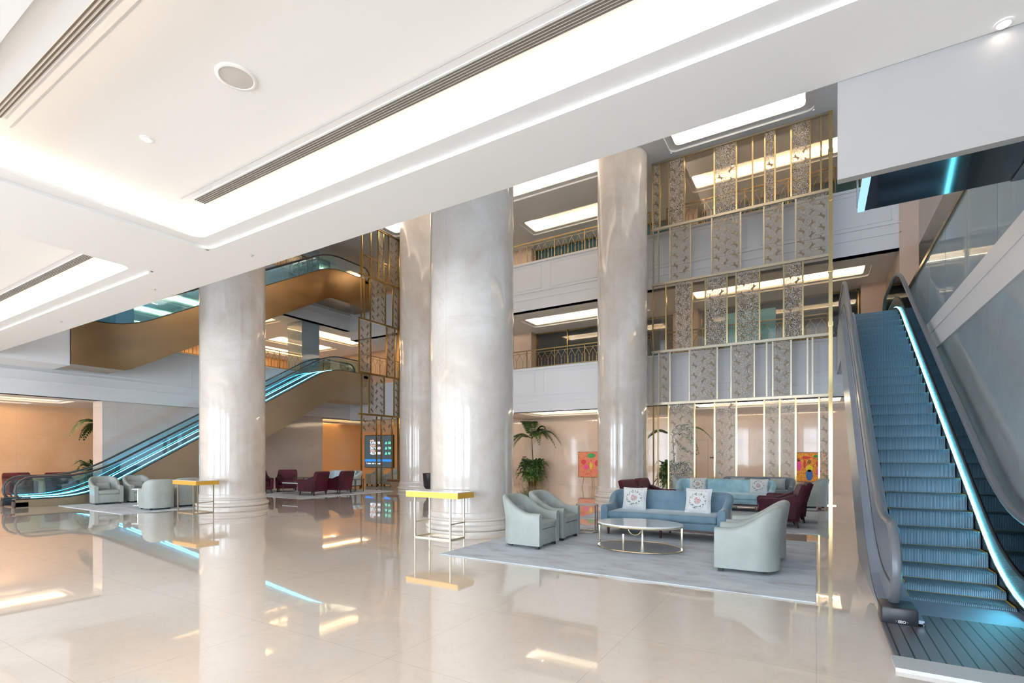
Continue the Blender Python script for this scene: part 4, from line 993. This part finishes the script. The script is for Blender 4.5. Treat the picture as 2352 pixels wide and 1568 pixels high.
# ------------------------------------------------------------------ plants, art, small things
def frond(mb, base, ang, length, rise, droop, leaf=0.36, n=20, wid=0.034):
    pts = []; dx, dy = math.cos(ang), math.sin(ang)
    for i in range(n+1):
        q = i/n; r = length*q; z = rise*math.sin(min(1, q*1.25)*PI/2)-droop*q*q*q
        pts.append(Vector((base[0]+dx*r, base[1]+dy*r, base[2]+z)))
    mb.tube(pts, [0.012*(1-i/n*0.8) for i in range(n+1)], 4)
    for i in range(3, n+1):
        p = pts[i]; tg = (pts[i]-pts[i-1]).normalized(); side = tg.cross(Vector((0, 0, 1))); side = side.normalized() if side.length > 1e-3 else Vector((dy, -dx, 0))
        ll = leaf*math.sin(PI*(0.15+0.8*i/n))
        for k in (0, 0.5):
            pp = p-tg*(length/n*k)
            for sg in (1, -1):
                d = (side*sg+tg*0.55+Vector((0, 0, -0.35+0.15*random.random()))).normalized(); e = pp+d*ll
                mid = pp+d*ll*0.45; w_ = tg*wid
                mb.add([pp, mid+w_, e, mid-w_], [(0, 1, 2, 3)])
def palm(label, x, y, H, spread, fronds, pot='pot_terracotta', bush=True):
    t = thing('potted_palm', label, 'plant', (x, y, 0))
    mb = MB(); mb.lathe([(0.2, 0), (0.27, 0.38), (0.29, 0.4), (0.25, 0.4), (0.24, 0.34), (0.001, 0.34)], k=24, cap=False); mb.build('pot', pot, t, True)
    mb = MB(); mb.tube([(0.03, 0, 0.34), (0.05, 0, H*0.35), (0.0, 0, H*0.6), (-0.03, 0, H*0.78)], [0.03, 0.025, 0.022, 0.02], 8); mb.build('trunk', 'trunk', t, True)
    mb = MB()
    for a, l, r, d in fronds: frond(mb, (-0.03, 0, H*0.78), a, l*spread, r, d)
    mb.build('crown', 'leaf', t)
    if bush:
        mb = MB()
        for i in range(60):
            a = random.random()*2*PI; l = 0.35+0.5*random.random(); frond(mb, (0.08*math.cos(a), 0.08*math.sin(a), 0.36), a, l, 0.35+0.75*random.random(), 0.25+0.5*random.random(), 0.26, 8, 0.045)
        mb.build('lower_leaves', 'leaf', t)
        mb = MB()
        for i in range(260):
            a = random.random()*2*PI; r0 = 0.05; r1 = 0.3+0.3*random.random(); zt = 0.55+0.6*random.random(); w_ = Vector((-math.sin(a), math.cos(a), 0))*0.02
            b_ = Vector((r0*math.cos(a), r0*math.sin(a), 0.36)); m_ = Vector((r1*0.6*math.cos(a), r1*0.6*math.sin(a), zt)); e_ = Vector((r1*1.25*math.cos(a), r1*1.25*math.sin(a), zt-0.35-0.55*random.random()))
            mb.add([b_-w_, b_+w_, m_+w_, m_-w_], [(0, 1, 2, 3)]); mb.add([m_-w_, m_+w_, e_], [(0, 1, 2)])
        mb.build('grassy_leaves', 'leaf_bright', t)
    return t
palm('tall potted palm with drooping crown beside the massive column, against the marble wall', -12.0, 21.8, 2.95, 1.0,
     [(R_(30), 1.45, 0.62, 0.95), (R_(205), 1.5, 0.35, 0.9), (R_(150), 0.9, 0.95, 0.1), (R_(235), 1.1, 0.3, 0.9), (R_(120), 0.7, 0.95, 0.15), (R_(-40), 1.0, 0.5, 0.8), (R_(60), 0.9, 0.7, 0.7), (R_(0), 1.3, 0.55, 1.0), (R_(180), 1.3, 0.45, 0.9), (R_(20), 0.8, 0.8, 0.5)], 'brown_wood')
palm('tall potted palm standing behind the brass screen at its column end', -4.9, 20.6, 2.9, 1.0,
     [(R_(10), 1.5, 0.55, 0.75), (R_(200), 1.0, 0.35, 0.4), (R_(-30), 1.3, 0.2, 0.9), (R_(170), 1.1, 0.4, 0.5), (R_(60), 1.1, 0.7, 0.8), (R_(-10), 1.0, -0.55, 0.2)])
palm('potted palm behind the white pier of the long side, only a few fronds showing', -22.85, 8.25, 3.3, 0.9,
     [(R_(200), 1.0, 0.25, 0.75), (R_(220), 0.9, 0.2, 0.7), (R_(-80), 1.2, 0.4, 0.8), (R_(170), 1.1, 0.3, 0.8), (R_(60), 1.1, 0.5, 0.8)])
t = thing('potted_plant', 'small leafy plant in pale round pot beside the tall palm at the marble wall', 'plant', (-13.15, 21.2, 0))
mb = MB(); mb.lathe([(0.1, 0), (0.2, 0.12), (0.21, 0.26), (0.17, 0.32), (0.001, 0.3)], k=20, cap=False); mb.build('pot', 'pot_pale', t, True)
mb = MB()
for i in range(20): frond(mb, (0, 0, 0.3), random.random()*6.28, 0.25+0.2*random.random(), 0.25+0.45*random.random(), 0.2, 0.14, 6, 0.03)
mb.build('foliage', 'leaf', t)
def easel(label, x, y, zb=0.5):
    t = thing('easel', label, 'easel', (x, y, 0))
    for a, b in (((-0.3, -0.12, 0), (-0.1, 0.05, 1.6)), ((0.3, -0.12, 0), (0.1, 0.05, 1.6)), ((0, 0.4, 0), (0, 0.08, 1.6))):
        mb = MB(); mb.tube([a, b], 0.014, 6); mb.build('leg', 'easel_wood', t)
    mb = MB(); mb.box(-0.4, 0.4, -0.12, -0.04, zb-0.03, zb-0.005); mb.build('ledge', 'easel_wood', t)
    return t
def canvas(label, x, y, z, w, h, mat, shapes=()):
    t = thing('painting', label, 'painting', (x, y, z))
    mb = MB(); mb.box(-w/2, w/2, -0.02, 0.02, 0, h); cv = mb.build('canvas', mat, t)
    mb = MB()
    for a in ((-w/2-0.02, -w/2, 0, h), (w/2, w/2+0.02, 0, h)): mb.box(a[0], a[1], -0.025, 0.02, a[2]-0.02, a[3]+0.02)
    mb.box(-w/2, w/2, -0.025, 0.02, -0.02, 0); mb.box(-w/2, w/2, -0.025, 0.02, h, h+0.02); mb.build('frame', 'brown_wood', t)
    if shapes:
        mats = []; mb = MB()
        for cx, cz, rx, rz_, m_ in shapes:
            if m_ not in mats: mats.append(m_)
            mb.m = mats.index(m_); n = 16
            mb.add([(cx*w+rx*w*math.cos(2*PI*i/n), -0.022, cz*h+rz_*h*math.sin(2*PI*i/n)) for i in range(n)], [tuple(range(n))])
            # thin relief of paint
        mb.build('painted_figures', mats, cv)
    return t
easel('wooden easel carrying the red and green market painting near the round column', -8.85, 21.45)
canvas('brightly coloured red, green and orange painting on an easel beside the round column', -8.8, 21.3, 0.5, 1.0, 1.12, 'art_market', [(0.12, 0.86, 0.2, 0.1, 'paint_green'), (-0.25, 0.6, 0.12, 0.1, 'paint_red'), (-0.12, 0.4, 0.14, 0.09, 'paint_pink'), (0.38, 0.55, 0.1, 0.12, 'paint_red'), (0.1, 0.45, 0.07, 0.13, 'paint_yellow')])
easel('easel carrying the yellow painting of women, behind the brass screen', -0.2, 21.45)
canvas('yellow painting of women carrying baskets, seen through the brass screen by its tall post', -0.17, 21.3, 0.53, 0.98, 1.04, 'art_women',
       [(-0.05, 0.22, 0.11, 0.2, 'paint_blue'), (-0.05, 0.45, 0.12, 0.12, 'paint_yellow'), (-0.05, 0.68, 0.06, 0.07, 'paint_skin'), (-0.38, 0.55, 0.08, 0.2, 'paint_pink'), (-0.4, 0.75, 0.05, 0.06, 'paint_skin'), (0.25, 0.35, 0.08, 0.16, 'paint_pink'), (0.22, 0.62, 0.05, 0.1, 'paint_red'), (0.24, 0.78, 0.05, 0.06, 'paint_skin'), (-0.15, 0.83, 0.14, 0.05, 'paint_red'), (0.2, 0.88, 0.13, 0.05, 'paint_green'), (-0.2, 0.6, 0.04, 0.15, 'paint_red')])
easel('easel carrying the dark blue painting beside the hidden round column', -19.9, 21.45, 0.55)
canvas('dark painting with blue figure beside the round column near the information display', -19.9, 21.3, 0.58, 1.05, 1.1, 'art_dark')
# information display
t = thing('display_screen', 'large dark display with rows of white and green figures behind the corner brass screen', 'screen', (-23.25, 22.5, 0.72))
mb = MB(); mb.box(-1.22, 1.22, -0.03, 0.08, -0.03, 2.0); mb.build('bezel', 'black_plastic', t)
mb = MB(); mb.box(-1.18, 1.18, -0.04, -0.031, 0.0, 1.96); mb.m = 1; mb.box(-1.18, 1.18, -0.042, -0.04, 0.36, 0.5); mb.build('panel', ['screen_glow', 'screen_blue'], t)
def text_mesh(body, size, mat, parent, loc, name):
    cu = bpy.data.curves.new('tmp', 'FONT'); cu.body = body; cu.size = size; cu.extrude = 0.002; cu.offset = size*0.02
    o = bpy.data.objects.new('tmp', cu); C.objects.link(o)
    dg = bpy.context.evaluated_depsgraph_get(); me = bpy.data.meshes.new_from_object(o.evaluated_get(dg)); bpy.data.objects.remove(o); bpy.data.curves.remove(cu)
    me.materials.clear(); me.materials.append(M[mat]); me.name = name
    r = bpy.data.objects.new(name, me); C.objects.link(r); r.parent = parent; r.rotation_euler = (PI/2, 0, 0); r.location = loc
    return r
def text(body, x, z, size, mat): text_mesh(body, size, mat, t, (x, -0.045, z), 'figures')
text('SUPER', -0.72, 1.62, 0.13, 'screen_red'); text('5,735,390', -0.72, 1.44, 0.22, 'screen_white'); text('\u25B2 C0', 0.55, 1.44, 0.2, 'screen_green')
text('JACKPOT', -0.72, 1.30, 0.13, 'screen_red'); text('20,710,620', -0.72, 1.12, 0.22, 'screen_white'); text('\u25B2 TM', 0.55, 1.12, 0.2, 'screen_green')
text('GRAND', -0.72, 0.98, 0.13, 'screen_red'); text('48,330,000', -0.72, 0.80, 0.22, 'screen_white'); text('\u25B2 NI', 0.55, 0.80, 0.2, 'screen_green')
text('1 aaam  aam  aaaa aaam', -1.05, 0.2, 0.14, 'screen_white')
# small signs and black urn
t = thing('exit_sign', 'tiny green-lit exit sign low on the lounge wall beside the information display', 'sign', (-21.7, 22.55, 0.46))
mb = MB(); mb.box(-0.2, 0.2, 0, 0.05, 0, 0.16); mb.build('housing', 'black_plastic', t)
mb = MB(); mb.box(-0.18, 0.18, -0.005, 0.0, 0.02, 0.14); mb.build('lit_face', 'exit_green', t)
for lab, x, z in (('small brown name plate on the marble wall beside the tall palm', -12.9, 1.38), ('small brown name plate on the marble wall beside the flush door', -3.75, 1.38)):
    mb = MB(); mb.box(-0.11, 0.11, -0.012, 0, -0.03, 0.03); o = mb.build('name_plate', 'brown_wood'); o.location = (x, 22.6, z); tag(o, lab, 'sign')
mb = MB(); mb.box(-4.4, -3.95, 22.585, 22.6, 0, 2.12); struct('door_2', mb, 'wall_marble')
mb = MB(); mb.box(-4.42, -4.4, 22.58, 22.6, 0, 2.14); mb.box(-3.95, -3.93, 22.58, 22.6, 0, 2.14); mb.box(-4.42, -3.93, 22.58, 22.6, 2.12, 2.14); struct(next_trim(), mb, 'beige_wall')
mb = MB(); mb.lathe([(0.12, 0), (0.13, 0.18), (0.23, 0.32), (0.26, 0.79), (0.28, 0.81), (0.22, 0.81), (0.001, 0.76)], k=28, cap=False); o = mb.build('floor_urn', 'black_plastic', None, True); o.location = (-12.43, 14.6, 0)
tag(o, 'black tapered urn half hidden behind the edge of the massive column', 'urn')

o = text_mesh('\u00B7 EEO \u00B7', 0.03, 'white_mark', EMBLEM, (-0.575, -0.034, 0.045), 'emblem')
